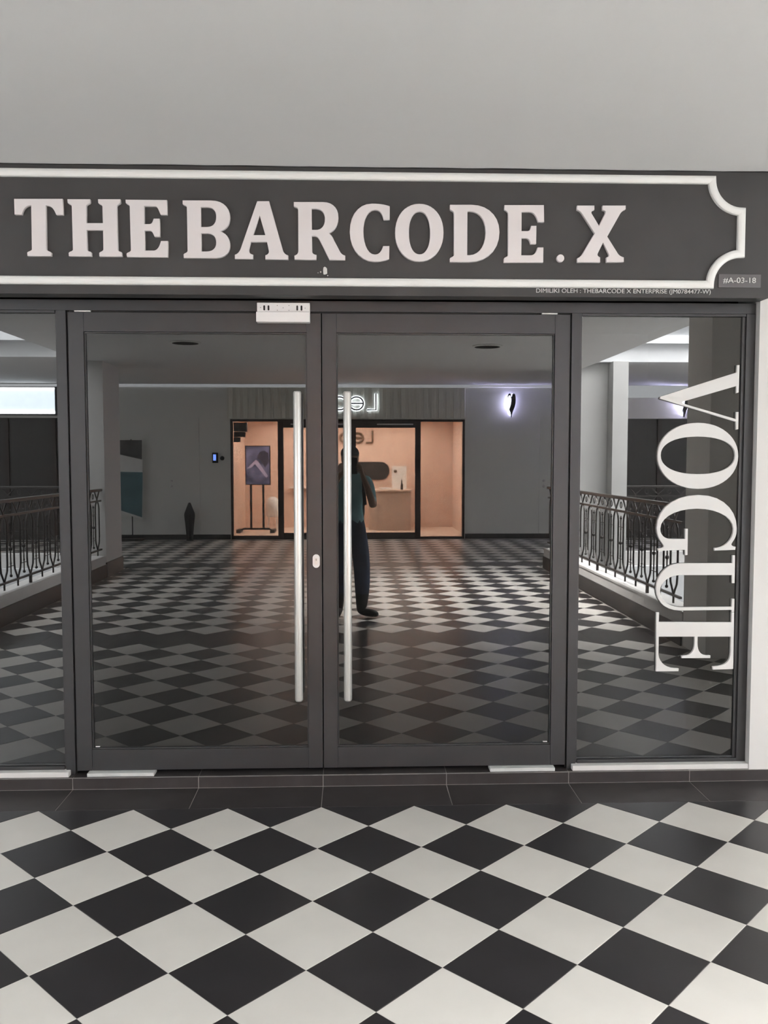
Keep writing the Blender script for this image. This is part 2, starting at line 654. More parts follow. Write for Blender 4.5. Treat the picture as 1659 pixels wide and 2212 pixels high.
# header and mullions of the shopfront
head = empty('trim_3', (0, FY, 0.056), kind='structure')
head['label'] = 'charcoal metal header and posts framing the shop doors'
bar('header', -2.096, 2.096, 2.284, 2.334, head)
for s in (-1, 1):
    bar('post', s * 1.200, s * 1.2435, 0.056, 2.2835, head, y0=FY - 0.002)
    bar('gasket', s * 1.1925, s * 1.1998, 0.060, 2.2830, head, y0=FY + 0.012, c=0.0, m='gasket')
bar('gasket', -1.19, 1.19, 2.2765, 2.2838, head, y0=FY + 0.010, c=0.0, m='gasket')


def fixed_window(name, s, label):
    w = empty(name, (s * 1.65, FY, 0.0815), kind='structure')
    w['label'] = label
    a, b = s * 1.244, s * 2.0965
    bar('jamb', s * 2.052, b, 0.0818, 2.2836, w)
    bar('jamb', a, s * 1.252, 0.0818, 2.2836, w, y0=FY + .008)
    bar('rail', s * 1.2525, s * 2.0515, 0.0818, 0.0985, w)
    bar('rail', s * 1.2525, s * 2.0515, 2.272, 2.2836, w, y0=FY + .004)
    bar('bead', s * 2.036, s * 2.0515, 0.099, 2.2715, w, y0=FY + .010)
    bar('bead', s * 1.2525, s * 2.0355, 0.099, 0.106, w, y0=FY + .012)
    pane('pane', s * 1.2525, s * 2.0358, 0.1062, 2.2716, w, 'film')
    return w


win_r = fixed_window('window_1', 1, 'dark tinted fixed window pane right of the doors')
win_l = fixed_window('window_2', -1, 'dark tinted fixed window pane left of the doors')


def door(name, s, label):
    """one leaf: two stiles, two rails, pane; hinged on the outer side"""
    d = empty(name, (s * 0.6, FY, 0.075), kind='structure')
    d['label'] = label
    bar('stile', s * 1.1195, s * 1.1915, 0.075, 2.2755, d)
    bar('stile', s * 0.0025, s * 0.0705, 0.075, 2.2755, d)
    bar('rail', s * 0.0708, s * 1.1192, 0.075, 0.1765, d, y0=FY + .0015)
    bar('rail', s * 0.0708, s * 1.1192, 2.1855, 2.2755, d, y0=FY + .0015)
    bar('bead', s * 0.0708, s * 1.1192, 0.1768, 0.183, d, y0=FY + .010)
    bar('bead', s * 0.0708, s * 1.1192, 2.179, 2.1852, d, y0=FY + .010)
    bar('bead', s * 1.113, s * 1.1192, 0.1833, 2.1787, d, y0=FY + .010)
    bar('bead', s * 0.0708, s * 0.077, 0.1833, 2.1787, d, y0=FY + .010)
    pane('pane', s * 0.0771, s * 1.1129, 0.1831, 2.1789, d)
    # long tubular pull handle with two stand-off posts
    hx, hy, hr = s * 0.1185 - 0.0005 + (0.004 if s > 0 else 0.006), FY - 0.060, 0.0190
    hb = MB()
    zs = [0.424, 0.4285, 0.432, 1.895, 1.8985, 1.903]
    hb.tube([(hx, hy, z) for z in zs], [0.0150, 0.0178, hr, hr, 0.0178, 0.0150], n=24)
    h = hb.build('handle', MT['steel'], d, smooth=True)
    h['label'] = 'long satin steel pull handle'
    for z in (0.66, 1.67):
        p = MB()
        p.tube([(hx, hy, z), (hx, GY - 0.0002, z)], 0.009, n=12)
        p.build('standoff', MT['steel'], h, smooth=True)
    return d


door_l = door('door_1', -1, 'left leaf of the dark glass double door with a long pull handle and oval lock')
door_r = door('door_2', 1, 'right leaf of the dark glass double door with a long pull handle')

# oval lock escutcheon with keyhole cylinder on the left leaf's meeting stile
lk = MB()
cx, cz, rr = -0.0300, 1.0935, 0.0170
ol = []
for i in range(17):
    a = math.pi * i / 16
    ol.append((cx + rr * math.cos(a), cz + 0.0155 + rr * math.sin(a)))
for i in range(17):
    a = math.pi + math.pi * i / 16
    ol.append((cx + rr * math.cos(a), cz - 0.0155 + rr * math.sin(a)))
lk.prism(ol, 'y', FY - 0.007, FY + 0.001)
lock = lk.build('lock_plate', MT['plate'], door_l)
cyl = MB()
cyl.prism([(cx + 0.0085 * math.cos(a * math.pi / 9), cz + 0.007 + 0.0085 * math.sin(a * math.pi / 9)) for a in range(-1, 11)] +
          [(cx - 0.005, cz - 0.016), (cx + 0.005, cz - 0.016)], 'y', FY - 0.0095, FY - 0.006)
cyl.build('lock_cylinder', MT['steel'], lock)
box('keyhole', MT['hole'], cx - .0012, cx + .0012, FY - .0098, FY - .0093, cz + .002, cz + .012, lock)

# top pivot plates showing in the gap over the leaves, small white clips at the glass corners
for d, s in ((door_l, -1), (door_r, 1)):
    x0 = 1.055 if s > 0 else 1.085
    box('top_pivot', MT['text'], s * x0, s * (x0 + 0.075), FY - .002, FY + .02, 2.2768, 2.2830, d)
    box('clip', MT['plate'], s * 1.085, s * 1.105, FY + .012, GY - .0002, 0.1872, 0.1905, d)
    b = box('bottom_pivot', MT['pivot'], s * 0.815, s * 1.135, SY + 0.012, FY + .03, 0.0565, 0.0735, d, c=0.002)
    b['label'] = 'white pivot plate under the leaf'

# ---- white magnetic lock bracket over the left leaf
br = empty('door_bracket', (-0.178, FY, 2.228), 'white slotted metal bracket over the left door leaf under the sign', 'bracket')
bx0, bx1 = -0.3035, -0.0525
up_ = box('slotted_plate', MT['plate'], bx0 + 0.003, bx1, FY - 0.037, FY - 0.0005, 2.2745, 2.3180, br, c=0.002)
box('cover', MT['plate'], bx0, bx1, FY - 0.052, FY - 0.0005, 2.2265, 2.2743, br, c=0.003)
yf = FY - 0.0370
for i, sx in enumerate((0.037, 0.057, 0.1915, 0.2115)):
    o_ = []
    for k in range(9):
        a = math.pi * k / 8
        o_.append((bx0 + sx + .0042 * math.cos(a), 2.3055 - .0042 + .0042 * math.sin(a)))
    for k in range(9):
        a = math.pi + math.pi * k / 8
        o_.append((bx0 + sx + .0042 * math.cos(a), 2.2815 + .0042 + .0042 * math.sin(a)))
    MB().prism(o_, 'y', yf - .0004, yf + .002).build('slot', MT['hole'], up_)
for sx, sz in ((0.020, .295), (0.098, .305), (0.098, .283), (0.1255, .294), (0.153, .305), (0.153, .283), (0.2285, .293)):
    o_ = [(bx0 + sx + .0018 * math.cos(k * math.pi / 4), 2.0 + sz + .0018 * math.sin(k * math.pi / 4)) for k in range(8)]
    MB().prism(o_, 'y', yf - .0004, yf + .002).build('screw_hole', MT['hole'], up_)

# ================================================================== SIGN
sign = empty('shop_sign', (0, 0.21, 2.333),
             'black fascia sign with raised white letters THE BARCODE.X inside a white moulded frame', 'sign')
BY = 0.165
fb = MB()
# board front with a slightly uneven painted top edge meeting the ceiling
fb.box(-2.092, 2.092, BY, WY - 0.0005, 2.3345, CE - 0.0005, 0.002)
fb.build('fascia_board', MT['sign'], sign)


ed = MB()
random.seed(11)
xs_ = [-2.09 + 4.18 * i / 90 for i in range(91)]
ys_ = [BY - 0.004 - 0.007 * abs(math.sin(i * .37) * math.sin(i * .11 + 1)) - random.uniform(0, .002) for i in range(91)]
ed.add([(x, BY + .002, CE - .0008) for x in xs_] + [(x, y, CE - .0008) for x, y in zip(xs_, ys_)] +
       [(x, BY + .002, CE - .0001) for x in xs_] + [(x, y, CE - .0001) for x, y in zip(xs_, ys_)],
       [(i, i + 1, 92 + i, 91 + i) for i in range(90)] + [(91 + i, 92 + i, 274 + i, 273 + i) for i in range(90)])
ed.build('painted_edge', MT['sign'], sign)


def frame_path():
    X, Z0, Z1, R = 1.952, 2.394, 2.871, 0.142
    pts = []
    def arc(cx, cz, a0, a1, n=14):
        return [(cx + R * math.cos(math.radians(a0 + (a1 - a0) * i / n)), cz + R * math.sin(math.radians(a0 + (a1 - a0) * i / n))) for i in range(n + 1)]
    pts += arc(X, Z1, 180, 270)
    pts += arc(X, Z0, 90, 180)
    pts += arc(-X, Z0, 0, 90)
    pts += arc(-X, Z1, -90, 0)
    return pts


fp = frame_path()
prof = [(-.0185, 0.0), (-.0185, .010), (-.0160, .016), (-.0105, .0195), (-.004, .0215), (.004, .0215), (.0105, .0195), (.0160, .016), (.0185, .010), (.0185, 0.0)]
n = len(fp)
vs, fs = [], []
for i in range(n):
    p0, p1, p2 = Vector(fp[i - 1]), Vector(fp[i]), Vector(fp[(i + 1) % n])
    a = (p1 - p0).normalized()
    b = (p2 - p1).normalized()
    na, nb = Vector((-a.y, a.x)), Vector((-b.y, b.x))
    m_ = (na + nb).normalized()
    k = 1.0 / max(0.45, m_.dot(na))
    for u, h in prof:
        q = p1 + m_ * (u * k)
        vs.append((q.x, BY - h + 0.0005, q.y))
k = len(prof)
for i in range(n):
    j = (i + 1) % n
    for t in range(k - 1):
        fs.append((i * k + t, i * k + t + 1, j * k + t + 1, j * k + t))
MB().add(vs, fs).build('frame_moulding', MT['mould'], sign)

SIGN_LETTERS = [
('T',[[(-13696,27512),(-11539,27533),(-11529,26825),(-11841,26822),(-11880,26921),(-11923,27010),(-11973,27086),(-12032,27148),(-12103,27194),(-12188,27222),(-12290,27231),(-12308,25298),(-12291,25265),(-12261,25240),(-12224,25221),(-12185,25205),(-12147,25188),(-12114,25169),(-12093,25143),(-12096,24992),(-13165,24984),(-13172,25135),(-13153,25160),(-13123,25180),(-13086,25196),(-13047,25212),(-13010,25229),(-12979,25250),(-12960,25277),(-12945,27225),(-13045,27214),(-13129,27184),(-13199,27137),(-13256,27075),(-13301,27000),(-13337,26914),(-13365,26818),(-13692,26815)]]),
('H',[[(-11331,27520),(-10315,27530),(-10307,27391),(-10325,27361),(-10353,27339),(-10387,27321),(-10421,27303),(-10454,27285),(-10479,27263),(-10493,27233),(-10498,26471),(-9772,26478),(-9778,27215),(-9793,27248),(-9818,27272),(-9850,27290),(-9884,27306),(-9917,27324),(-9945,27347),(-9963,27378),(-9965,27534),(-8967,27544),(-8959,27404),(-8975,27371),(-8999,27347),(-9029,27328),(-9060,27311),(-9090,27291),(-9115,27266),(-9130,27231),(-9118,25297),(-9099,25261),(-9072,25238),(-9042,25224),(-9010,25215),(-8980,25205),(-8955,25191),(-8937,25168),(-8929,24996),(-9957,24988),(-9960,25145),(-9942,25172),(-9915,25192),(-9882,25208),(-9847,25224),(-9815,25243),(-9789,25268),(-9773,25303),(-9767,26166),(-10499,26160),(-10486,25286),(-10468,25254),(-10441,25234),(-10409,25221),(-10376,25212),(-10344,25201),(-10318,25184),(-10300,25158),(-10292,24996),(-11318,24988),(-11325,25134),(-11306,25164),(-11277,25185),(-11243,25201),(-11208,25214),(-11176,25230),(-11150,25251),(-11134,25281),(-11145,27212),(-11159,27245),(-11183,27268),(-11213,27285),(-11245,27299),(-11277,27315),(-11304,27335),(-11324,27365)]]),
('E',[[(-8738,27525),(-6883,27528),(-6877,26869),(-7176,26866),(-7208,26930),(-7237,27001),(-7266,27071),(-7296,27136),(-7329,27189),(-7365,27225),(-7407,27238),(-7905,27243),(-7907,26453),(-7682,26455),(-7633,26467),(-7596,26489),(-7570,26521),(-7549,26559),(-7532,26603),(-7515,26649),(-7494,26696),(-7221,26699),(-7218,25887),(-7465,25885),(-7490,25940),(-7514,25995),(-7540,26045),(-7568,26089),(-7600,26123),(-7639,26146),(-7686,26154),(-7902,26152),(-7895,25276),(-7490,25279),(-7418,25303),(-7358,25346),(-7309,25403),(-7269,25471),(-7236,25546),(-7208,25625),(-7184,25704),(-6857,25707),(-6879,24981),(-8720,24977),(-8738,25118),(-8717,25150),(-8687,25173),(-8653,25189),(-8618,25204),(-8586,25221),(-8559,25244),(-8541,25276),(-8560,27226),(-8575,27260),(-8599,27285),(-8627,27303),(-8658,27319),(-8687,27334),(-8712,27354),(-8730,27380)]]),
('B',[[(-6185,27520),(-4901,27532),(-4688,27515),(-4502,27463),(-4345,27378),(-4220,27266),(-4129,27130),(-4073,26973),(-4055,26801),(-4067,26656),(-4097,26531),(-4146,26425),(-4212,26336),(-4292,26264),(-4387,26206),(-4495,26161),(-4372,26104),(-4272,26034),(-4194,25952),(-4136,25862),(-4096,25763),(-4075,25658),(-4068,25547),(-4086,25391),(-4136,25259),(-4214,25151),(-4319,25066),(-4449,25005),(-4601,24969),(-4773,24955),(-6167,24955),(-6176,25112),(-6156,25141),(-6129,25161),(-6096,25178),(-6063,25193),(-6032,25211),(-6008,25236),(-5994,25270),(-6000,27199),(-6011,27237),(-6035,27264),(-6068,27284),(-6103,27299),(-6138,27314),(-6167,27331),(-6187,27353)],[(-5368,27226),(-5115,27229),(-4992,27219),(-4892,27190),(-4814,27141),(-4756,27076),(-4716,26996),(-4694,26902),(-4688,26795),(-4698,26680),(-4725,26582),(-4770,26500),(-4831,26435),(-4909,26388),(-5004,26359),(-5116,26348),(-5369,26346)],[(-5362,26059),(-5103,26061),(-4989,26052),(-4896,26021),(-4822,25973),(-4767,25910),(-4729,25832),(-4708,25744),(-4702,25647),(-4711,25551),(-4739,25467),(-4783,25395),(-4844,25337),(-4922,25293),(-5017,25266),(-5129,25256),(-5356,25254)]]),
('A',[[(-2833,27517),(-2288,27522),(-1669,25305),(-1645,25254),(-1617,25214),(-1587,25182),(-1554,25157),(-1519,25137),(-1481,25121),(-1441,25107),(-1443,24918),(-2484,24920),(-2483,25109),(-2443,25121),(-2406,25136),(-2375,25157),(-2349,25183),(-2330,25215),(-2321,25254),(-2322,25300),(-2404,25697),(-3125,25691),(-3207,25371),(-3209,25302),(-3202,25249),(-3184,25209),(-3157,25180),(-3121,25158),(-3076,25141),(-3024,25126),(-3036,24937),(-3863,24931),(-3861,25120),(-3811,25138),(-3766,25163),(-3725,25194),(-3688,25232),(-3654,25277),(-3622,25331),(-3594,25394)],[(-2722,26876),(-2475,26006),(-3016,26001)]]),
('R',[[(-1176,27497),(124,27509),(315,27495),(478,27448),(611,27372),(716,27269),(791,27141),(836,26991),(851,26821),(840,26672),(810,26538),(761,26421),(696,26321),(615,26237),(519,26170),(411,26120),(463,26081),(507,26040),(544,25997),(576,25951),(603,25902),(627,25851),(650,25796),(915,25299),(943,25253),(972,25216),(1002,25187),(1035,25164),(1072,25145),(1111,25130),(1155,25117),(1154,24917),(433,24911),(-16,25817),(-46,25867),(-75,25906),(-106,25935),(-138,25956),(-173,25969),(-212,25976),(-255,25978),(-362,25977),(-349,25315),(-344,25265),(-329,25226),(-306,25197),(-275,25175),(-238,25159),(-197,25148),(-153,25138),(-164,24917),(-1155,24920),(-1165,25099),(-1130,25112),(-1096,25127),(-1063,25146),(-1034,25171),(-1010,25205),(-992,25251),(-983,25310),(-982,27170),(-996,27207),(-1020,27232),(-1051,27249),(-1085,27261),(-1119,27272),(-1151,27287),(-1177,27309)],[(-366,27202),(-169,27204),(-55,27186),(37,27149),(110,27097),(164,27029),(200,26950),(221,26860),(228,26763),(217,26628),(189,26515),(144,26423),(84,26352),(10,26302),(-76,26272),(-174,26261),(-360,26260)]]),
('C',[[(3188,27351),(3188,26738),(2905,26735),(2878,26850),(2844,26949),(2800,27031),(2746,27095),(2680,27141),(2599,27168),(2504,27177),(2366,27148),(2250,27069),(2155,26949),(2081,26794),(2028,26613),(1996,26413),(1985,26202),(1997,25971),(2031,25758),(2087,25567),(2164,25408),(2259,25285),(2373,25207),(2503,25180),(2578,25187),(2645,25209),(2704,25245),(2755,25297),(2801,25367),(2841,25455),(2878,25562),(3172,25565),(3162,24974),(3071,24942),(2974,24915),(2873,24893),(2771,24876),(2670,24864),(2570,24856),(2475,24853),(2211,24889),(1972,24989),(1764,25145),(1593,25350),(1464,25598),(1383,25883),(1355,26196),(1381,26506),(1455,26779),(1571,27013),(1726,27202),(1914,27343),(2130,27432),(2371,27464),(2525,27462),(2666,27455),(2794,27442),(2910,27425),(3014,27403),(3107,27379)]]),
('O',[[(5651,26186),(5639,25960),(5601,25756),(5538,25567),(5452,25396),(5344,25244),(5215,25116),(5070,25013),(4909,24937),(4735,24891),(4542,24874),(4348,24888),(4174,24932),(4013,25005),(3868,25105),(3739,25231),(3631,25381),(3544,25551),(3481,25738),(3442,25941),(3429,26167),(3442,26393),(3480,26596),(3543,26784),(3630,26955),(3738,27105),(3865,27233),(4010,27336),(4170,27411),(4344,27458),(4536,27474),(4729,27461),(4903,27418),(5063,27346),(5209,27246),(5337,27121),(5446,26972),(5534,26803),(5598,26616),(5637,26412)],[(5033,26171),(5027,25974),(5007,25807),(4975,25656),(4931,25524),(4875,25412),(4809,25322),(4734,25256),(4650,25216),(4552,25202),(4453,25214),(4369,25253),(4294,25318),(4228,25407),(4172,25518),(4127,25649),(4094,25799),(4074,25966),(4067,26162),(4073,26358),(4093,26525),(4125,26675),(4170,26807),(4225,26919),(4291,27008),(4366,27074),(4449,27114),(4548,27128),(4646,27116),(4730,27077),(4805,27013),(4871,26925),(4927,26814),(4972,26683),(5005,26533),(5026,26367)]]),
('D',[[(5941,27446),(6925,27456),(7233,27429),(7511,27345),(7751,27209),(7948,27025),(8097,26798),(8192,26531),(8226,26230),(8196,25906),(8103,25615),(7952,25364),(7745,25158),(7487,25002),(7181,24903),(6831,24865),(5947,24863),(5941,25022),(5962,25051),(5992,25073),(6027,25090),(6062,25107),(6093,25125),(6117,25149),(6129,25182),(6120,27054),(6109,27101),(6087,27134),(6059,27156),(6027,27173),(5994,27189),(5965,27208),(5942,27236)],[(6743,27155),(6846,27156),(7030,27131),(7190,27067),(7325,26967),(7432,26831),(7511,26661),(7561,26458),(7578,26224),(7561,25968),(7508,25743),(7424,25553),(7312,25399),(7177,25284),(7024,25211),(6856,25183),(6743,25182)]]),
('E',[[(8443,27455),(10263,27473),(10282,26697),(10001,26695),(9963,26810),(9921,26908),(9874,26990),(9821,27054),(9762,27102),(9694,27134),(9618,27150),(9239,27147),(9242,26292),(9518,26294),(9567,26306),(9602,26328),(9626,26360),(9642,26398),(9654,26442),(9664,26487),(9678,26533),(9927,26536),(9924,25716),(9659,25697),(9645,25767),(9627,25824),(9605,25872),(9579,25909),(9547,25937),(9510,25955),(9467,25966),(9245,25964),(9241,25196),(9691,25200),(9764,25218),(9823,25250),(9870,25294),(9907,25347),(9937,25410),(9963,25480),(9985,25557),(10262,25559),(10258,24880),(8431,24856),(8430,25041),(8453,25071),(8484,25092),(8519,25110),(8553,25126),(8584,25144),(8607,25169),(8618,25202),(8614,27051),(8602,27108),(8579,27148),(8548,27175),(8515,27195),(8482,27212),(8454,27232),(8434,27260)]]),
('.',[[(11234,25079),(11229,25033),(11212,24991),(11185,24954),(11149,24926),(11107,24909),(11062,24902),(11017,24908),(10975,24925),(10939,24953),(10911,24989),(10893,25031),(10886,25076),(10892,25122),(10909,25164),(10936,25200),(10972,25229),(11013,25246),(11058,25253),(11103,25247),(11145,25230),(11182,25202),(11210,25166),(11228,25124)]]),
('X',[[(11791,27467),(12600,27475),(12603,27274),(12558,27261),(12523,27244),(12497,27224),(12479,27202),(12470,27176),(12468,27146),(12474,27114),(12825,26562),(13089,27093),(13107,27140),(13114,27176),(13110,27203),(13095,27224),(13069,27241),(13030,27254),(12978,27267),(12975,27478),(14052,27489),(14055,27314),(14005,27291),(13961,27267),(13923,27241),(13888,27212),(13856,27180),(13826,27143),(13797,27100),(13219,26072),(13716,25322),(13752,25277),(13788,25241),(13826,25212),(13865,25189),(13908,25170),(13953,25153),(14003,25138),(14006,24924),(13193,24902),(13189,25131),(13235,25145),(13269,25162),(13292,25183),(13305,25209),(13307,25240),(13298,25276),(13279,25318),(13027,25794),(12804,25341),(12786,25298),(12778,25261),(12780,25229),(12793,25201),(12817,25175),(12852,25152),(12900,25129),(12903,24900),(11841,24892),(11838,25084),(11891,25107),(11936,25133),(11975,25162),(12008,25194),(12039,25231),(12067,25272),(12096,25319),(12623,26215),(12057,27057),(12021,27109),(11985,27152),(11949,27187),(11912,27215),(11874,27237),(11835,27253),(11794,27266)]])]
WINDOW_LETTERS = [
('V',[[(16361,18767),(16402,18872),(20101,20042),(20121,20399),(20249,20399),(20238,19080),(20110,19034),(20109,19385),(17475,18622),(17477,18545),(20126,17791),(20125,18136),(20257,18136),(20263,17299),(20146,17271),(20129,17658)]]),
('O',[[(20291,16000),(20280,15773),(20236,15561),(20160,15360),(20053,15172),(19916,14999),(19752,14844),(19563,14708),(19351,14595),(19120,14505),(18873,14440),(18611,14400),(18329,14387),(18047,14401),(17784,14441),(17534,14507),(17300,14597),(17085,14711),(16891,14847),(16721,15002),(16578,15174),(16463,15362),(16379,15562),(16326,15774),(16305,16001),(16318,16227),(16362,16438),(16439,16638),(16546,16825),(16683,16997),(16846,17151),(17035,17285),(17245,17398),(17474,17488),(17720,17553),(17980,17593),(18261,17606),(18542,17593),(18804,17554),(19053,17490),(19287,17400),(19503,17288),(19698,17153),(19869,16999),(20013,16827),(20129,16640),(20215,16439),(20269,16228)],[(20136,16025),(20120,15850),(20063,15704),(19967,15573),(19833,15456),(19663,15355),(19459,15269),(19225,15202),(18962,15153),(18668,15123),(18314,15113),(17960,15124),(17665,15154),(17400,15203),(17164,15271),(16958,15356),(16784,15458),(16646,15574),(16545,15705),(16482,15851),(16459,16025),(16475,16200),(16533,16345),(16629,16476),(16763,16592),(16932,16693),(17134,16778),(17367,16845),(17630,16895),(17922,16924),(18275,16935),(18628,16925),(18923,16895),(19188,16847),(19425,16779),(19632,16694),(19806,16593),(19945,16477),(20048,16346),(20112,16200)]]),
('G',[[(20272,11537),(20250,11387),(19214,11355),(19211,11484),(19362,11498),(19536,11545),(19698,11624),(19844,11734),(19966,11872),(20060,12034),(20118,12219),(20135,12424),(20086,12648),(19953,12855),(19744,13040),(19467,13195),(19127,13315),(18734,13392),(18292,13419),(17876,13395),(17496,13325),(17163,13212),(16887,13062),(16678,12880),(16547,12669),(16504,12435),(16522,12295),(16568,12181),(16637,12090),(16725,12021),(16828,11975),(16942,11948),(17064,11942),(17740,11939),(17737,12431),(17874,12431),(17879,11146),(17757,11132),(17748,11397),(16420,11352),(16404,11466),(16483,11476),(16549,11487),(16602,11498),(16643,11512),(16671,11530),(16688,11552),(16693,11579),(16673,11632),(16623,11703),(16554,11796),(16478,11915),(16407,12064),(16353,12248),(16328,12471),(16370,12853),(16509,13198),(16735,13499),(17043,13747),(17425,13935),(17875,14053),(18386,14094),(18865,14050),(19281,13925),(19632,13731),(19914,13477),(20122,13174),(20253,12831),(20304,12459),(20302,12294),(20286,12161),(20259,12053),(20222,11963),(20179,11883),(20131,11807),(20080,11727),(20059,11685),(20057,11648),(20072,11617),(20103,11591),(20147,11569),(20204,11551)]]),
('U',[[(20119,11119),(20250,11118),(20261,9736),(20123,9737),(20110,10139),(17495,10152),(17261,10122),(17054,10055),(16878,9956),(16736,9831),(16631,9686),(16567,9528),(16547,9361),(16582,9170),(16667,9000),(16794,8854),(16956,8735),(17143,8645),(17348,8587),(17563,8564),(20136,8573),(20138,8962),(20272,8962),(20273,8301),(20132,8302),(20133,8411),(17567,8398),(17272,8423),(17010,8496),(16787,8615),(16604,8776),(16467,8974),(16380,9207),(16347,9470),(16372,9755),(16454,10020),(16588,10257),(16767,10456),(16985,10608),(17238,10706),(17520,10740),(20121,10735)]]),
('E',[[(16383,8314),(16520,8306),(16515,7827),(20136,7802),(20139,8283),(20274,8282),(20293,5479),(20283,5454),(19270,5433),(19259,5586),(19550,5613),(19697,5644),(19825,5694),(19933,5764),(20019,5855),(20083,5968),(20122,6103),(20136,6262),(20128,7078),(18470,7090),(18471,6747),(18483,6600),(18513,6472),(18562,6364),(18630,6276),(18718,6210),(18826,6165),(18956,6145),(19131,6143),(19126,6016),(17687,6021),(17692,6144),(17866,6154),(17983,6172),(18084,6215),(18169,6280),(18236,6367),(18285,6474),(18315,6602),(18325,6748),(18318,7092),(16528,7105),(16530,6219),(16565,6055),(16636,5907),(16739,5778),(16868,5671),(17019,5590),(17188,5537),(17370,5516),(17559,5503),(17548,5369),(16419,5371)]])]
for ch, sp in SIGN_LETTERS:
    me = outline_mesh('letter', [[(x / 1e4, z / 1e4) for x, z in s] for s in sp], 0.020, 0.0022)
    xs = [v.co.x for v in me.vertices]; zs = [v.co.z for v in me.vertices]
    oc = Vector(((min(xs) + max(xs)) / 2, 0, min(zs)))
    for v in me.vertices:
        v.co -= oc
    o = link('letter', me, MT['letter'], sign, Vector((oc.x, BY - 0.0098, oc.z)) - wpos(sign))
    o['label'] = 'raised white full stop' if ch == '.' else 'raised white letter ' + ch

# chip of white filler on the board below the letter R
ch_ = MB()
random.seed(3)
ol = []
for i in range(11):
    a = 2 * math.pi * i / 11
    r_ = 0.017 * random.uniform(.72, 1.0)
    ol.append((0.0225 + r_ * .72 * math.cos(a), 2.445 + r_ * 1.25 * math.sin(a)))
ch_.prism(ol, 'y', BY - 0.007, BY + 0.0005)
for dx, dz, r_ in ((-.020, -.004, .004), (-.032, -.008, .0025), (.012, -.020, .003)):
    ch_.sphere((0.0225 + dx, BY - .0004, 2.445 + dz), r_, 6, 4)
ch_.build('paint_chip', MT['text'], sign)

# registration line in small raised silver capitals
me = text_mesh('lettering', 'DIMILIKI OLEH : THEBARCODE X ENTERPRISE (JM0784477-W)', 0.03, 0.003)
fit_mesh(me, 0.998, 1.817, 2.349, 2.3745)
lt = link('lettering', me, MT['text'], sign, Vector((0.998, BY - 0.0012, 2.3475)) - wpos(sign))
lt['label'] = 'line of small silver capitals DIMILIKI OLEH : THEBARCODE X ENTERPRISE (JM0784477-W)'

# unit number plaque
pq = empty('number_plaque', (1.951, BY, 2.382), 'small grey plaque reading #A-03-18 at the right end of the sign', 'plaque')
box('plate', MT['greyplate'], 1.852, 2.052, BY - 0.006, BY - 0.0004, 2.382, 2.4435, pq, c=0.001)
me = text_mesh('lettering', '#A-03-18', 0.04, 0.003)
fit_mesh(me, 0, 0.155, 0, 0.027)
link('lettering', me, MT['text'], pq, Vector((1.872, BY - 0.007, 2.4005)) - wpos(pq))

# VOGUE on the right window, reading downwards
vg = empty('window_lettering', (1.83, GY, 0.537), 'white raised serif letters VOGUE running down the right window pane', 'sign')
for ch, sp in WINDOW_LETTERS:
    me = outline_mesh('letter', [[(x / 1e4, z / 1e4) for x, z in s] for s in sp], 0.0145, 0.0012)
    xs = [v.co.x for v in me.vertices]; zs = [v.co.z for v in me.vertices]
    oc = Vector(((min(xs) + max(xs)) / 2, 0, min(zs)))
    for v in me.vertices:
        v.co -= oc
    o = link('letter', me, MT['letter_w'], vg, Vector((oc.x, GY - 0.0075, oc.z)) - wpos(vg))
    o['label'] = 'white letter %s turned on its side' % ch

# ================================================================== ATRIUM AND BRIDGE (seen mirrored in the glass)
# atrium shells
at = MB()
at.box(3.48, 9.2, -3.45, -3.2, CE, 7.0)
at.box(3.48, 9.2, -8.44, -8.20, 3.02, 7.0)
at.box(3.48, 9.2, -8.20, -8.10, 3.28, 3.40)
at.box(3.48, 9.2, -8.20, -8.05, 3.55, 3.75)
at.box(9.2, 9.4, -8.44, -3.2, -4.5, 7.0)
at.box(2.98, 9.2, -8.44, -8.30, -1.0, -0.006)
struct(at.build('wall_atrium_right', MT['atrium']))
at = MB()
at.box(-9.2, -3.48, -3.45, -3.2, CE, 7.0)
at.box(-9.2, -3.48, -8.44, -8.20, 3.30, 7.0)
at.box(-8.4, -8.2, -8.2, -3.2, -4.5, 7.0)
at.box(-9.2, -3.24, -8.44, -8.30, -1.0, -0.006)
struct(at.build('wall_atrium_left', MT['atrium']))
lo = MB().box(-9.2, 9.4, -8.44, -3.0, -4.7, -4.5)
struct(lo.build('floor_lower', MT['far_wall']))
en = MB()
en.box(8.0, 8.2, -3.2, 0.5, -.3, CE)
struct(en.build('wall_corridor_right', MT['wall']))
en = MB()
en.box(-8.2, -8.0, -3.2, 0.5, -.3, CE)
struct(en.build('wall_corridor_left', MT['wall']))

# columns
MT['column'] = mat('column_paint', (0.80, 0.77, 0.73, 1), 0.8, 0.3, var=0.02)
cr = box('column', MT['column'], 2.945, 3.50, -2.70, -2.38 + .16, 0.0, CE - .001, None, c=0.004)
tag(cr, 'grey column mirrored behind the window letters on the right', 'column')
cl_ = box('column', MT['wall'], -3.72, -3.20, -8.12, -7.32, 0.0, CE - .001, None, c=0.004)
tag(cl_, 'white column mirrored at the left edge of the left door leaf', 'column')
box('plinth', MT['btile'], -3.735, -3.185, -8.135, -7.305, 0.0, 0.20, cl_, c=0.003)
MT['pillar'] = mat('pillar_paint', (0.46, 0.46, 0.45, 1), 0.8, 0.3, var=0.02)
cp = box('column', MT['pillar'], 3.50, 3.93, -8.95, -8.34, -1.0, 3.02, None, c=0.004)
box('pilaster', MT['pillar'], 3.932, 4.16, -8.95, -8.10, -1.0, 3.02, cp, c=0.004)
tag(cp, 'white pillar mirrored beyond the railing in the right window', 'column')

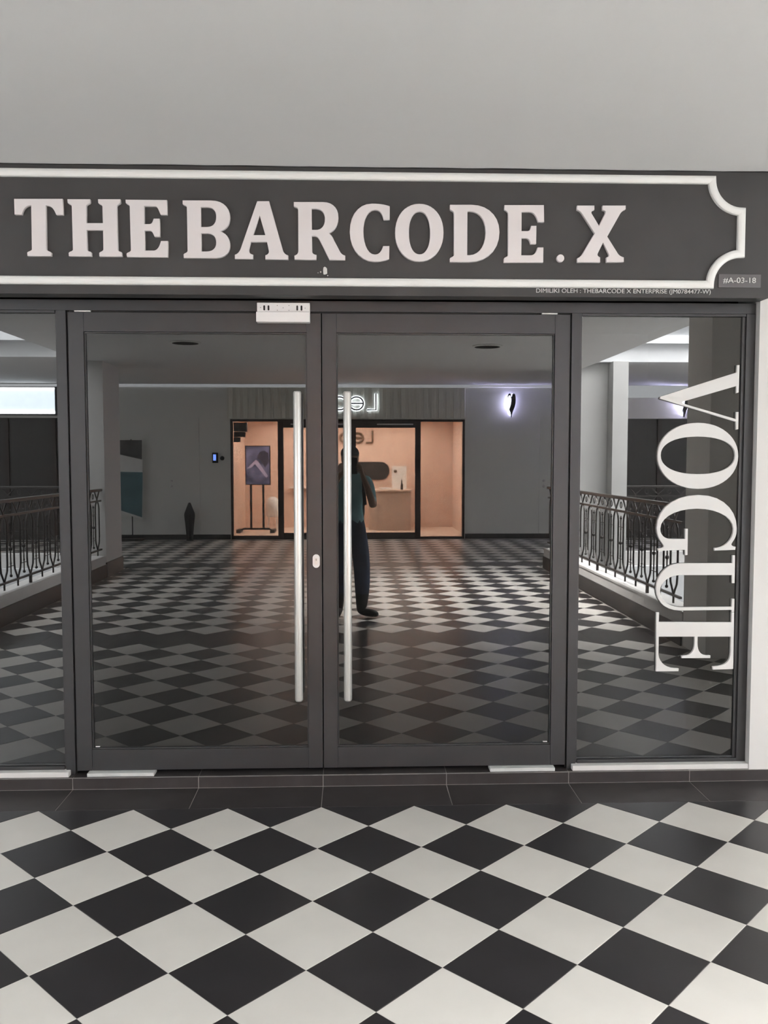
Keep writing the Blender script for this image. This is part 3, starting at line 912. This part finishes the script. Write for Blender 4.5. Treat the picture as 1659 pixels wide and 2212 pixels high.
# kerbs along both sides of the bridge
def kerb(nm, x, sgn, y0, y1):
    k = MB()
    k.box(x, x + sgn * 0.20, y0, y1, -0.3, 0.295, 0.006)
    k.box(x - sgn * 0.012, x, y0, y1, 0.275, 0.30, 0.004)
    kk = struct(k.build(nm, MT['wall']))
    box('skirting', MT['black'], x - sgn * 0.012, x - sgn * 0.0004, y0, y1, 0.0, 0.175, kk)
    return kk


kerb('trim_4', 2.94, 1, -8.10, -2.705)
kerb('trim_5', -3.20, -1, -7.30, -2.6)
for i, (xa, xb) in enumerate(((4.17, 9.0), (-8.2, -3.74))):
    k = MB().box(xa, xb, -8.62, -8.44, -0.006, 0.20, 0.004)
    struct(k.build('trim_%d' % (6 + i), MT['wall']))

# wrought iron balustrade: units of two splayed bars, a knobbed rod and a ring
PIT = 0.345
bm_ = MB()
for s in (-1, 1):
    prof_ = [(0, 0.31), (0, 0.385), (s * .03, 0.43), (s * .075, 0.49), (s * .085, 0.55), (s * .085, 0.93), (s * .07, 0.985), (s * .02, 1.04), (-s * .10, 1.165)]
    bm_.tube([(0.0, u, z) for u, z in prof_], 0.0095, n=6)
bar_mesh_src = bm_
rd = MB()
rd.tube([(0, 0, 0.43), (0, 0, 0.99)], 0.0065, n=6)
for z, r_ in ((.435, .016), (.70, .020), (.965, .014), (.56, .011), (.85, .011)):
    rd.sphere((0, 0, z), r_, 8, 5)
for z in (.53, .87):
    rd.tube([(0, -.085, z), (0, .085, z)], 0.004, n=5)
rd.tube([(0, .028 * math.cos(a * math.pi / 6), 1.105 + .032 * math.sin(a * math.pi / 6)) for a in range(12)], 0.006, n=5, closed=True)


def raw_mesh(name, mb):
    me = bpy.data.meshes.new(name)
    me.from_pydata(mb.v, [], mb.f)
    bm = bmesh.new(); bm.from_mesh(me)
    bmesh.ops.recalc_face_normals(bm, faces=bm.faces)
    bm.to_mesh(me); bm.free()
    me.materials.append(MT['iron'])
    return me


me_bal = raw_mesh('baluster', bm_)
me_rod = raw_mesh('knobbed_rod', rd)


def balustrade(loc, rotz, nunits, label, zoff=0.0):
    L = nunits * PIT
    e = empty('balustrade', loc, label, 'railing', 'iron railings around the atrium')
    hr_ = MB()
    hr_.box(-.028, .028, 0, L, 1.165, 1.20, 0.008)
    link_o = hr_.build('handrail', MT['iron'])
    mr_ = MB().box(-.010, .010, 0, L, 1.028, 1.050)
    br_ = MB().box(-.012, .012, 0, L, 0.372, 0.392)
    for o_, nm in ((link_o, 0), (mr_.build('middle_rail', MT['iron']), 0), (br_.build('bottom_rail', MT['iron']), 0)):
        o_.parent = e
    for k_ in range(nunits):
        link('baluster', me_bal, None, e, (0, PIT * (k_ + .5), 0))
        if k_ < nunits - 1:
            link('knobbed_rod', me_rod, None, e, (0, PIT * (k_ + 1), 0))
        if k_ % 5 == 2:
            p = MB().box(-.012, .012, PIT * (k_ + .5) - .014, PIT * (k_ + .5) + .014, 0.22 - zoff, 0.38)
            p.build('foot', MT['iron']).parent = e
    e.rotation_euler = (0, 0, rotz)
    return e


balustrade((2.995, -2.72 - 15.5 * PIT, 0), 0, 15, 'black iron railing mirrored in the right window behind VOGUE')
balustrade((-3.255, -7.30, 0), 0, 12, 'black iron railing mirrored in the left window')
balustrade((8.4, -8.53, 0), math.pi / 2, 12, 'black iron railing across the atrium mirrored dark beside the white pillar')
balustrade((-3.76, -8.53, 0), math.pi / 2, 12, 'black iron railing across the atrium mirrored at the left edge')

# ================================================================== OPPOSITE SIDE: wall, beauty-style shop, lamps
FWY = -12.95
fwm = MB()
fwm.box(-5.3, -2.30, FWY - .25, FWY, 0, 3.09)
fwm.box(2.39, 4.75, FWY - .25, FWY, 0, 3.09)
fwm.box(-2.30, 2.39, FWY - .25, FWY, 2.40, 3.09)
far_wall = struct(fwm.build('wall_back', MT['far_wall']))
MT['shopdark'] = mat('dark_shopfront', (0.045, 0.04, 0.038, 1), 0.35, 0.5, var=0.2, scale=1)
for i, (xa, xb) in enumerate(((4.75, 9.0), (-9.0, -5.3))):
    sd = MB()
    sd.box(xa, xb, FWY - .2, FWY, 0, 2.42)
    w_ = struct(sd.build('wall_back_%s' % ('right' if i == 0 else 'left'), MT['shopdark']))
    w_['label'] = 'dark closed shopfront across the atrium'
    box('fascia', MT['column'], xa, xb, FWY - .2, FWY + .03, 2.42, 2.84, w_)
    for k in range(4):
        x = xa + (k + .5) * (xb - xa) / 4
        box('mullion', MT['brown'], x - .04, x + .04, FWY, FWY + .04, 0, 2.41, w_)
sk = MB()
sk.box(-5.3, -2.31, FWY, FWY + .012, 0, 0.10)
sk.box(2.40, 4.75, FWY, FWY + .012, 0, 0.10)
struct(sk.build('baseboard_back', MT['btile']))
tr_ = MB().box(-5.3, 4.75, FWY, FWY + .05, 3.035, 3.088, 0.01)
struct(tr_.build('trim_8', MT['cove']))  # plain ceiling-edge trim, given emission to imitate light reflected along it

# fluted panel over the opposite shop
fp_ = MB().box(-2.36, 2.42, FWY, FWY + .02, 2.41, 3.03)
flp = struct(fp_.build('trim_9', MT['flute']))
flp['label'] = 'fluted grey panel over the opposite shop'
for k in range(32):
    x = -2.36 + (k + .5) * 4.78 / 32
    box('slat', MT['flute'], x - .045, x + .045, FWY + .02, FWY + .045, 2.41, 3.03, flp, c=0.012)

# shop window frame
sf = empty('window_3', (0.05, FWY, 0), kind='structure')
sf['label'] = 'dark brown framed glass front of the blush pink shop'
for x0, x1, z0, z1 in ((-2.30, -2.255, 0, 2.40), (2.345, 2.39, 0, 2.40), (-2.255, 2.345, 2.355, 2.40), (-1.36, -1.25, 0, 2.354), (1.39, 1.50, 0, 2.354),
                       (-2.255, -1.361, 0, .07), (1.501, 2.345, 0, .045), (-1.249, 1.389, 2.235, 2.354), (-1.249, 1.389, 0.0, 0.125), (0.06, 0.20, 0.125, 2.234)):
    box('frame_bar', MT['brown'], x0, x1, FWY - .10, FWY + .01, z0, z1, sf, c=0.003)
for x0, x1, z0, z1 in ((-2.255, -1.361, .071, 2.354), (1.501, 2.345, .046, 2.354), (-1.249, 0.059, .126, 2.234), (0.201, 1.389, .126, 2.234)):
    box('pane', MT['clear'], x0, x1, FWY - .06, FWY - .05, z0, z1, sf)
for x0, x1 in ((-1.1, -.85), (-.30, -.05), (.62, 1.35)):
    box('light_strip', MT['plate'], x0, x1, FWY + .010, FWY + .02, 2.29, 2.315, sf)

# room behind it
rm = MB()
rm.box(-2.5, 2.6, -16.2, -16.05, -.1, 2.7)
rm.box(-2.5, -2.40, -16.1, FWY - .25, -.1, 2.7)
rm.box(2.50, 2.6, -16.1, FWY - .25, -.1, 2.7)
rm.box(-2.5, 2.6, -16.1, FWY - .25, 2.55, 2.7)
struct(rm.build('wall_shop', MT['pink']))
struct(MB().box(-2.5, 2.6, -16.1, FWY - .10, -.3, -0.001).build('floor_shop', MT['cream']))
area_light('shop_ceiling_light', (0.0, -14.6, 2.5), 4.0, 2.2, 330, (1.0, 0.86, 0.76))

# back-lit sign of the opposite shop and its bronze twin inside
def stroke_letters(parent, x_l, x_r, z0, z1, y, r, face, halo=None):
    """L, e, o drawn with round strokes, reading from +y side (mirrored x for the viewer facing -y)"""
    w_ = (x_r - x_l)
    h_ = z1 - z0
    def P(u, v):
        return (x_r - u * w_, z0 + v * h_)
    glyphs = []
    glyphs.append([[P(0.0, 1.0), P(0.0, 0.0), P(.20, 0.0)]])
    def ring(cu, a0, a1, n_=26):
        rx = .155
        return [P(cu + rx * math.cos(math.radians(a0 + (a1 - a0) * i / n_)), .40 + .40 * math.sin(math.radians(a0 + (a1 - a0) * i / n_))) for i in range(n_ + 1)]
    glyphs.append([ring(.44, 0, 320), [P(.285, .40), P(.595, .40)]])
    glyphs.append([ring(.82, 0, 360)])
    for g, nm in zip(glyphs, 'Leo'):
        mb = MB()
        for pl in g:
            mb.tube([(x, y + .03, z) for x, z in pl], r, n=6)
        o_ = mb.build('letter', MT[face], parent)
        o_['label'] = 'letter ' + nm
        if halo:
            hb_ = MB()
            for pl in g:
                hb_.tube([(x, y + .006, z) for x, z in pl], r * 2.0, n=8)
            hb_.build('halo', MT[halo], o_)


ls = empty('backlit_sign', (0.2, FWY + .05, 2.58), 'white halo-lit sign Leo mirrored above the opposite shop', 'sign')
stroke_letters(ls, -0.28, 0.60, 2.585, 2.905, FWY + .045, 0.015, 'black', 'glow')
li = empty('wall_letters', (0.3, -16.04, 2.0), 'bronze letters Leo on the back wall of the pink shop', 'sign')
stroke_letters(li, -.18, 0.60, 2.00, 2.28, -16.05, 0.028, 'bronze')

# heart shaped wall lamps with cool light
def sconce(x, z, y, label):
    e = empty('wall_lamp', (x, y, z - .28), label, 'lamp', 'heart shaped wall lamps')
    def heart(k, cx_):
        r_ = []
        for i in range(28):
            t = 2 * math.pi * i / 28
            hx = 16 * math.sin(t) ** 3
            hz = 13 * math.cos(t) - 5 * math.cos(2 * t) - 2 * math.cos(3 * t) - math.cos(4 * t)
            r_.append((cx_ + hx * .0052 * k, z + .03 + hz * .0165 * k))
        return r_
    MB().prism(heart(1.0, x + .06), 'y', y + .055, y + .13).build('body', MT['black'], e)
    MB().prism(heart(.78, x - .02), 'y', y + .125, y + .16).build('glow_face', MT['sconce_glow'], e)
    MB().prism(heart(.86, x + .055), 'y', y + .004, y + .02).build('back_glow', MT['sconce_side'], e)
    return e


sconce(3.25, 2.69, FWY, 'glowing heart-shaped wall lamp mirrored in the right door leaf')
sconce(6.74, 2.70, FWY + .03, 'glowing heart-shaped wall lamp mirrored beside the letter V')

# doors in the far wall
for nm, xa, xb, kx in (('door_3', -3.55, -2.92, -3.47), ('door_4', 3.90, 4.70, 3.99)):
    d = MB().box(xa, xb, FWY, FWY + .012, 0.11, 2.43, 0.003)
    dd = struct(d.build(nm, MT['far_wall']))
    for z in (1.06, 1.17):
        MB().sphere((kx, FWY + .035, z), .028, 10, 6).build('knob', MT['text'], dd)

# intercom
ic = empty('intercom', (-2.60, FWY, 1.53), 'small intercom with a blue lit screen mirrored on the far wall', 'intercom')
box('case', MT['black'], -2.66, -2.545, FWY, FWY + .03, 1.53, 1.735, ic, c=0.006)
box('screen', MT['blue_screen'], -2.64, -2.585, FWY + .03, FWY + .034, 1.58, 1.70, ic)
sw = MB()
sw.sphere((-2.465, FWY + .01, 1.625), .045, 12, 8)
tag(sw.build('door_button', MT['black']), 'round black button beside the intercom on the far wall', 'button')

# rolled banner against the wall, dark tapered stand
bn = empty('banner', (-4.22, FWY + .2, 0), 'tall printed banner in grey and teal mirrored beside the white column', 'banner')
pr = [(-4.44, .55), (-4.02, .42), (-3.99, 1.0), (-4.00, 1.98), (-4.44, 1.98)]
MB().prism(pr, 'y', FWY + .195, FWY + .20).build('cloth', MT['white'], bn)
MB().prism([(-4.44, 1.70), (-4.005, 1.60), (-4.0, 1.98), (-4.44, 1.98)], 'y', FWY + .2005, FWY + .203).build('grey_print', MT['greyprint'], bn)
MB().prism([(-4.44, .60), (-4.02, .46), (-3.995, 1.35), (-4.44, 1.36)], 'y', FWY + .2005, FWY + .203).build('teal_print', MT['teal'], bn)
MB().tube([(-4.22, FWY + .17, 0.0), (-4.22, FWY + .17, 2.0)], .012, n=8).build('pole', MT['iron'], bn)
box('foot', MT['iron'], -4.44, -4.0, FWY + .08, FWY + .30, 0.0, .04, bn, c=0.005)
st = MB()
st.tube([(-3.09, FWY + .2, 0), (-3.09, FWY + .2, .03), (-3.09, FWY + .2, .34), (-3.09, FWY + .2, .52), (-3.09, FWY + .2, .75)], [.07, .06, .09, .11, .02], n=10)
tag(st.build('umbrella', MT['black']), 'narrow black upright bundle mirrored at the foot of the far wall', 'umbrella')

# light box shop sign far left
lb = empty('lightbox_sign', (-7.0, FWY + .03, 2.48), 'bright white light box mirrored at the left edge of the left window', 'sign')
box('case', MT['black'], -8.9, -5.62, FWY + .03, FWY + .20, 2.47, 3.02, lb, c=0.004)
box('face', MT['lightbox'], -8.85, -5.67, FWY + .20, FWY + .215, 2.55, 2.96, lb)
box('tube', MT['lightbox_edge'], -8.85, -5.67, FWY + .20, FWY + .23, 2.49, 2.549, lb)
box('tube', MT['lightbox_edge'], -8.85, -5.67, FWY + .20, FWY + .23, 2.961, 3.0, lb)

# ---- things inside the pink shop
def screen_mat():
    m = bpy.data.materials.new('portrait_screen')
    m.use_nodes = True
    nt = m.node_tree
    b = nt.nodes['Principled BSDF']
    tc = nt.nodes.new('ShaderNodeTexCoord')
    no = nt.nodes.new('ShaderNodeTexNoise')
    no.inputs['Scale'].default_value = 3.2
    no.inputs['Detail'].default_value = 2
    nt.links.new(tc.outputs['Object'], no.inputs['Vector'])
    cr_ = nt.nodes.new('ShaderNodeValToRGB')
    cr_.color_ramp.elements[0].position = .38
    cr_.color_ramp.elements[0].color = (.10, .09, .16, 1)
    cr_.color_ramp.elements[1].position = .66
    cr_.color_ramp.elements[1].color = (.55, .42, .62, 1)
    nt.links.new(no.outputs['Fac'], cr_.inputs['Fac'])
    nt.links.new(cr_.outputs['Color'], b.inputs['Emission Color'])
    b.inputs['Emission Strength'].default_value = 1.3
    b.inputs['Base Color'].default_value = (.02, .02, .03, 1)
    return m


MT['portrait'] = screen_mat()
ds = empty('display_stand', (-1.95, -14.6, 0), 'upright display screen on a wheeled black stand inside the pink shop', 'screen')
sc_ = box('screen_case', MT['brown'], -2.215, -1.665, -14.64, -14.59, 1.045, 1.905, ds, c=0.006)
box('picture', MT['portrait'], -2.195, -1.685, -14.59, -14.587, 1.065, 1.885, sc_)
MT['skin_print'] = mat('figure_print', (.3, .25, .35, 1), .6, emit=(.72, .56, .70, 1), estr=1.2)
MT['hair_print'] = mat('hair_print', (.03, .025, .04, 1), .6, emit=(.06, .05, .09, 1), estr=1.0)
MB().prism([(-2.18, 1.40), (-2.08, 1.50), (-1.98, 1.60), (-1.90, 1.52), (-1.72, 1.24), (-1.76, 1.20), (-1.92, 1.40), (-2.0, 1.50), (-2.08, 1.42)], 'y', -14.587, -14.586).build('figure', MT['skin_print'], sc_)
MB().prism([(-1.96, 1.62), (-1.90, 1.76), (-1.80, 1.80), (-1.71, 1.74), (-1.70, 1.55), (-1.78, 1.42), (-1.84, 1.52), (-1.88, 1.58)], 'y', -14.587, -14.5855).build('hair', MT['hair_print'], sc_)
for x in (-2.10, -1.83):
    box('leg', MT['black'], x - .022, x + .022, -14.66, -14.62, 0.09, 1.5, ds)
box('base', MT['black'], -2.28, -1.70, -14.66, -14.62, 0.06, 0.10, ds)
for x in (-2.36, -1.62):
    box('foot', MT['black'], x - .05, x + .05, -14.85, -14.40, 0.0, 0.07, ds, c=0.01)
MB().tube([(-2.34, -14.64, .05), (-2.24, -14.64, .09)], .02, n=6).build('brace', MT['black'], ds)
MB().tube([(-1.64, -14.64, .05), (-1.74, -14.64, .09)], .02, n=6).build('brace', MT['black'], ds)

chb = MB()
chb.tube([(-1.69, -15.3, .30), (-1.69, -15.3, .33), (-1.69, -15.3, .52), (-1.69, -15.3, .68), (-1.69, -15.3, .755)], [.13, .165, .17, .15, .06], n=16)
ch = empty('tub_chair', (-1.69, -15.3, 0), 'small white rounded chair behind the display screen stand', 'chair')
chb.build('shell', MT['white'], ch, smooth=True)
for dx, dy in ((-.11, -.11), (.11, -.11), (-.11, .11), (.11, .11)):
    MB().tube([(-1.69 + dx, -15.3 + dy, 0), (-1.69 + dx * .7, -15.3 + dy * .7, .32)], .012, n=6).build('leg', MT['white'], ch)

ct = empty('counter', (0.9, -15.3, 0), 'beige curved counter inside the pink shop', 'counter')
o_ = []
for i in range(13):
    a = math.pi / 2 + math.pi / 2 * i / 12
    o_.append((.86 + .36 * math.cos(a), -15.36 + .36 * math.sin(a)))
o_ = [(1.44, -15.0)] + o_ + [(.50, -15.75), (1.44, -15.75)]
MB().prism(o_, 'z', 0.0, .885).build('body', MT['counter'], ct)
MB().prism([(x + (.03 if x > 1 else -.03), y + .03) for x, y in o_], 'z', .886, .92).build('top', MT['cream'], ct)
box('groove', MT['brown'], .70, .706, -15.008, -14.994, .12, .60, ct)
box('tray', MT['white'], .74, 1.0, -15.32, -15.12, .921, .965, None, c=.008)
tag(bpy.data.objects['tray'], 'small white tray on the beige counter of the pink shop', 'tray')
cd = box('card_stand', MT['white'], 1.04, 1.38, -15.62, -15.60, .921, 1.45, None, c=.004)
tag(cd, 'white upright card standing on the beige counter', 'card stand')
MB().sphere((1.12, -15.59, 1.33), .04, 10, 6).build('emblem', MT['bronze'], cd)
bt = MB().tube([(1.25, -15.25, .921), (1.25, -15.25, 1.02), (1.25, -15.25, 1.06), (1.25, -15.25, 1.14)], [.03, .03, .012, .012], n=10)
tag(bt.build('bottle', MT['brown'], None, smooth=True), 'small brown bottle on the beige counter', 'bottle')
pm = []
for i in range(13):
    a = -math.pi / 2 + math.pi * i / 12
    pm.append((.80 + .20 * math.cos(a), 1.335 + .21 * math.sin(a)))
for i in range(13):
    a = math.pi / 2 + math.pi * i / 12
    pm.append((-.05 + .20 * math.cos(a), 1.335 + .21 * math.sin(a)))
wm = MB().prism(pm, 'y', -16.05, -16.02).build('wall_mirror', MT['shopdark'])
tag(wm, 'dark pill-shaped mirror on the back wall of the pink shop', 'mirror')
shf = box('shelf', MT['white'], -1.35, -.55, -16.05, -15.85, .93, .96, None, c=.004)
tag(shf, 'white shelf on the back wall behind the left shop door', 'shelf')
# brick-like dark blocks stepped in the upper corner of the shop window
sb = empty('stepped_shelf', (-2.2, -13.10, 1.9), 'dark stepped blocks in the upper corner of the pink shop window', 'display')
for x0, x1, z0, z1 in ((-2.25, -1.98, 2.16, 2.34), (-2.25, -2.02, 2.05, 2.155), (-2.25, -2.12, 1.95, 2.045)):
    box('block', MT['brown'], x0, x1, -13.16, -13.06, z0, z1, sb, c=.004)

# ================================================================== PHOTOGRAPHER (mirrored between the handles)
def skin_body(name, verts, edges, root, sub=2):
    me = bpy.data.meshes.new(name)
    me.from_pydata([v[0] for v in verts], edges, [])
    o = bpy.data.objects.new(name, me)
    COL.objects.link(o)
    md = o.modifiers.new('skin', 'SKIN')
    md.use_smooth_shade = True
    md.branch_smoothing = 0.4
    for i, v in enumerate(verts):
        sv = me.skin_vertices[0].data[i]
        r = v[1]
        sv.radius = (r, r) if not isinstance(r, tuple) else r
        sv.use_root = (i == root)
    s2_ = o.modifiers.new('sub', 'SUBSURF')
    s2_.levels = sub
    s2_.render_levels = sub
    dg = bpy.context.evaluated_depsgraph_get()
    m2 = bpy.data.meshes.new_from_object(o.evaluated_get(dg))
    bpy.data.objects.remove(o)
    return m2


PX, PY = 0.115, -4.20
V_, E_ = [], []


def jv(x, y, z, r, link_to=None):
    V_.append(((x, y, z), r))
    if link_to is not None:
        E_.append((link_to, len(V_) - 1))
    return len(V_) - 1


pel = jv(PX, PY, .95, (.150, .115))
wai = jv(PX, PY + .01, 1.10, (.145, .110), pel)
che = jv(PX, PY + .005, 1.27, (.170, .120), wai)
shc = jv(PX, PY, 1.39, (.125, .090), che)
nec = jv(PX, PY + .01, 1.47, .055, shc)
hd0 = jv(PX, PY + .035, 1.53, (.070, .080), nec)
hd1 = jv(PX, PY + .035, 1.61, (.082, .100), hd0)
hd2 = jv(PX, PY + .025, 1.675, (.062, .075), hd1)
nose = jv(PX, PY + .135, 1.575, .012, hd1)
for s in (-1, 1):
    jv(PX + s * .090, PY + .03, 1.585, (.012, .022), hd1)
for s in (1, -1):
    sh = jv(PX + s * .165, PY, 1.385, .062, shc)
    sh2 = jv(PX + s * .195, PY + .01, 1.33, .056, sh)
    el = jv(PX + s * .235, PY + .08, 1.115, .042, sh2)
    fo = jv(PX + s * .175, PY + .185, 1.30, .036, el)
    wr = jv(PX + s * .110 + .015, PY + .245, 1.43, .026, fo)
    pa = jv(PX + s * .082 + .028, PY + .268, 1.485, (.030, .020), wr)
    # fingers wrap the edges of the phone, thumb behind it
    for k, (dz, ln) in enumerate(((.052, .046), (.034, .052), (.014, .050), (-.006, .040))):
        f1 = jv(PX + s * .074 + .032, PY + .286, 1.485 + dz * .85, .0088, pa)
        f2 = jv(PX + s * .057 + .036, PY + .3030, 1.487 + dz, .0076, f1)
        jv(PX + s * (.054 - ln * .55) + .036, PY + .3060, 1.487 + dz, .0066, f2)
    t1 = jv(PX + s * .060 + .030, PY + .262, 1.515, .0098, pa)
    jv(PX + s * .034 + .034, PY + .268, 1.545, .0080, t1)
# legs: right foot turned out to the right of the picture
hipR = jv(PX + .085, PY, .86, .106, pel)
knR = jv(PX + .118, PY + .03, .50, .090, hipR)
caR = jv(PX + .122, PY + .01, .30, .082, knR)
anR = jv(PX + .115, PY - .005, .095, .060, caR)
heR = jv(PX + .105, PY - .01, .050, (.045, .045), anR)
baR = jv(PX + .215, PY + .06, .046, (.056, .044), heR)
jv(PX + .285, PY + .105, .036, (.038, .030), baR)
hipL = jv(PX - .085, PY, .86, .106, pel)
knL = jv(PX - .118, PY - .02, .50, .090, hipL)
caL = jv(PX - .130, PY - .05, .30, .082, knL)
anL = jv(PX - .125, PY - .075, .095, .060, caL)
heL = jv(PX - .118, PY - .085, .050, (.045, .045), anL)
baL = jv(PX - .135, PY + .045, .046, (.056, .044), heL)
jv(PX - .145, PY + .125, .036, (.038, .030), baL)
bodym = skin_body('person', V_, E_, pel)
MT['shirt'] = mat('teal_shirt', (0.30, 0.52, 0.55, 1), .85, .2, var=.15, scale=9)
MT['jeans'] = mat('navy_jeans', (0.055, 0.072, 0.12, 1), .85, .2, var=.35, scale=7)
MT['skin'] = mat('skin', (0.26, 0.145, 0.095, 1), .55, .4)
MT['hair'] = mat('dark_hair', (0.02, 0.016, 0.014, 1), .5, .4)
MT['shoe'] = mat('black_shoe', (0.010, 0.010, 0.011, 1), .5, .4)
bodym.materials.clear()
for k in ('shirt', 'jeans', 'skin', 'shoe'):
    bodym.materials.append(MT[k])
for p in bodym.polygons:
    c = p.center
    dx = abs(c.x - PX)
    if c.z < .24:
        p.material_index = 3
    elif c.z < .965 and dx < .30:
        p.material_index = 1
    elif c.z > 1.455 and dx < .14 and c.y < PY + .2:
        p.material_index = 2
    elif c.y > PY + .115 or (c.z < 1.17 and c.y > PY + .075 and dx > .18):
        p.material_index = 2
    else:
        p.material_index = 0
zmin = min(v.co.z for v in bodym.vertices)
for v in bodym.vertices:
    if v.co.z < .12:
        v.co.z -= zmin * (1 - v.co.z / .12)
    v.co -= Vector((PX, PY, 0))
person = link('person', bodym, None, None, (PX, PY, 0.0005))
tag(person, 'person in teal shirt and navy jeans taking a photo, mirrored in the door glass', 'person')
hm = MB()
hm.sphere((0, .008, 1.645), (.094, .108, .085), 16, 10)
hm.sphere((0, -.045, 1.585), (.088, .066, .080), 14, 8)
hh = hm.build('hair', MT['hair'], person, origin=(0, 0, 0), smooth=True)
hh.location = (0, 0, 0)
for s in (-1, 1):
    ey = MB().sphere((s * .032, .123, 1.607), (.011, .008, .007), 8, 6).build('eye', MT['hair'], person, origin=(0, 0, 0))
    ey.location = (0, 0, 0)
    ew = MB().tube([(s * .015, .128, 1.628), (s * .032, .131, 1.633), (s * .050, .122, 1.627)], .0042, n=5).build('eyebrow', MT['hair'], person, origin=(0, 0, 0))
    ew.location = (0, 0, 0)
MT['lip'] = mat('lip', (0.22, 0.09, 0.07, 1), .5, .4)
lp = MB().tube([(-.022, .107, 1.535), (0, .116, 1.537), (.022, .107, 1.535)], .0055, n=6).build('mouth', MT['lip'], person, origin=(0, 0, 0))
lp.location = (0, 0, 0)
sp_ = MB()
for s in (1, -1):
    sp_.tube([(s * .10, -.115, 1.10), (s * .13, -.12, 1.30), (s * .135, -.06, 1.435), (s * .135, .02, 1.452), (s * .135, .09, 1.38), (s * .135, .122, 1.28), (s * .15, .085, 1.14)], .020, n=6)
so = sp_.build('backpack_straps', MT['shoe'], person, origin=(0, 0, 0))
so.location = (0, 0, 0)
bp_ = MB()
bp_.box(PX - .15, PX + .15, PY - .30, PY - .135, .98, 1.42, .05)
tag(bp_.build('backpack', MT['shoe']), 'black backpack worn by the mirrored photographer', 'backpack')
ph = empty('phone', (0.151, -3.905, 1.45), 'black phone held up by the mirrored photographer', 'phone')
box('case', MT['black'], 0.151 - .037, 0.151 + .037, -3.9125, -3.9045, 1.447, 1.605, ph, c=0.003)
for z in (1.577, 1.555):
    MB().tube([(0.151, -3.9045, z), (0.151, -3.903, z)], .008, n=14).build('lens', MT['gasket'], ph)
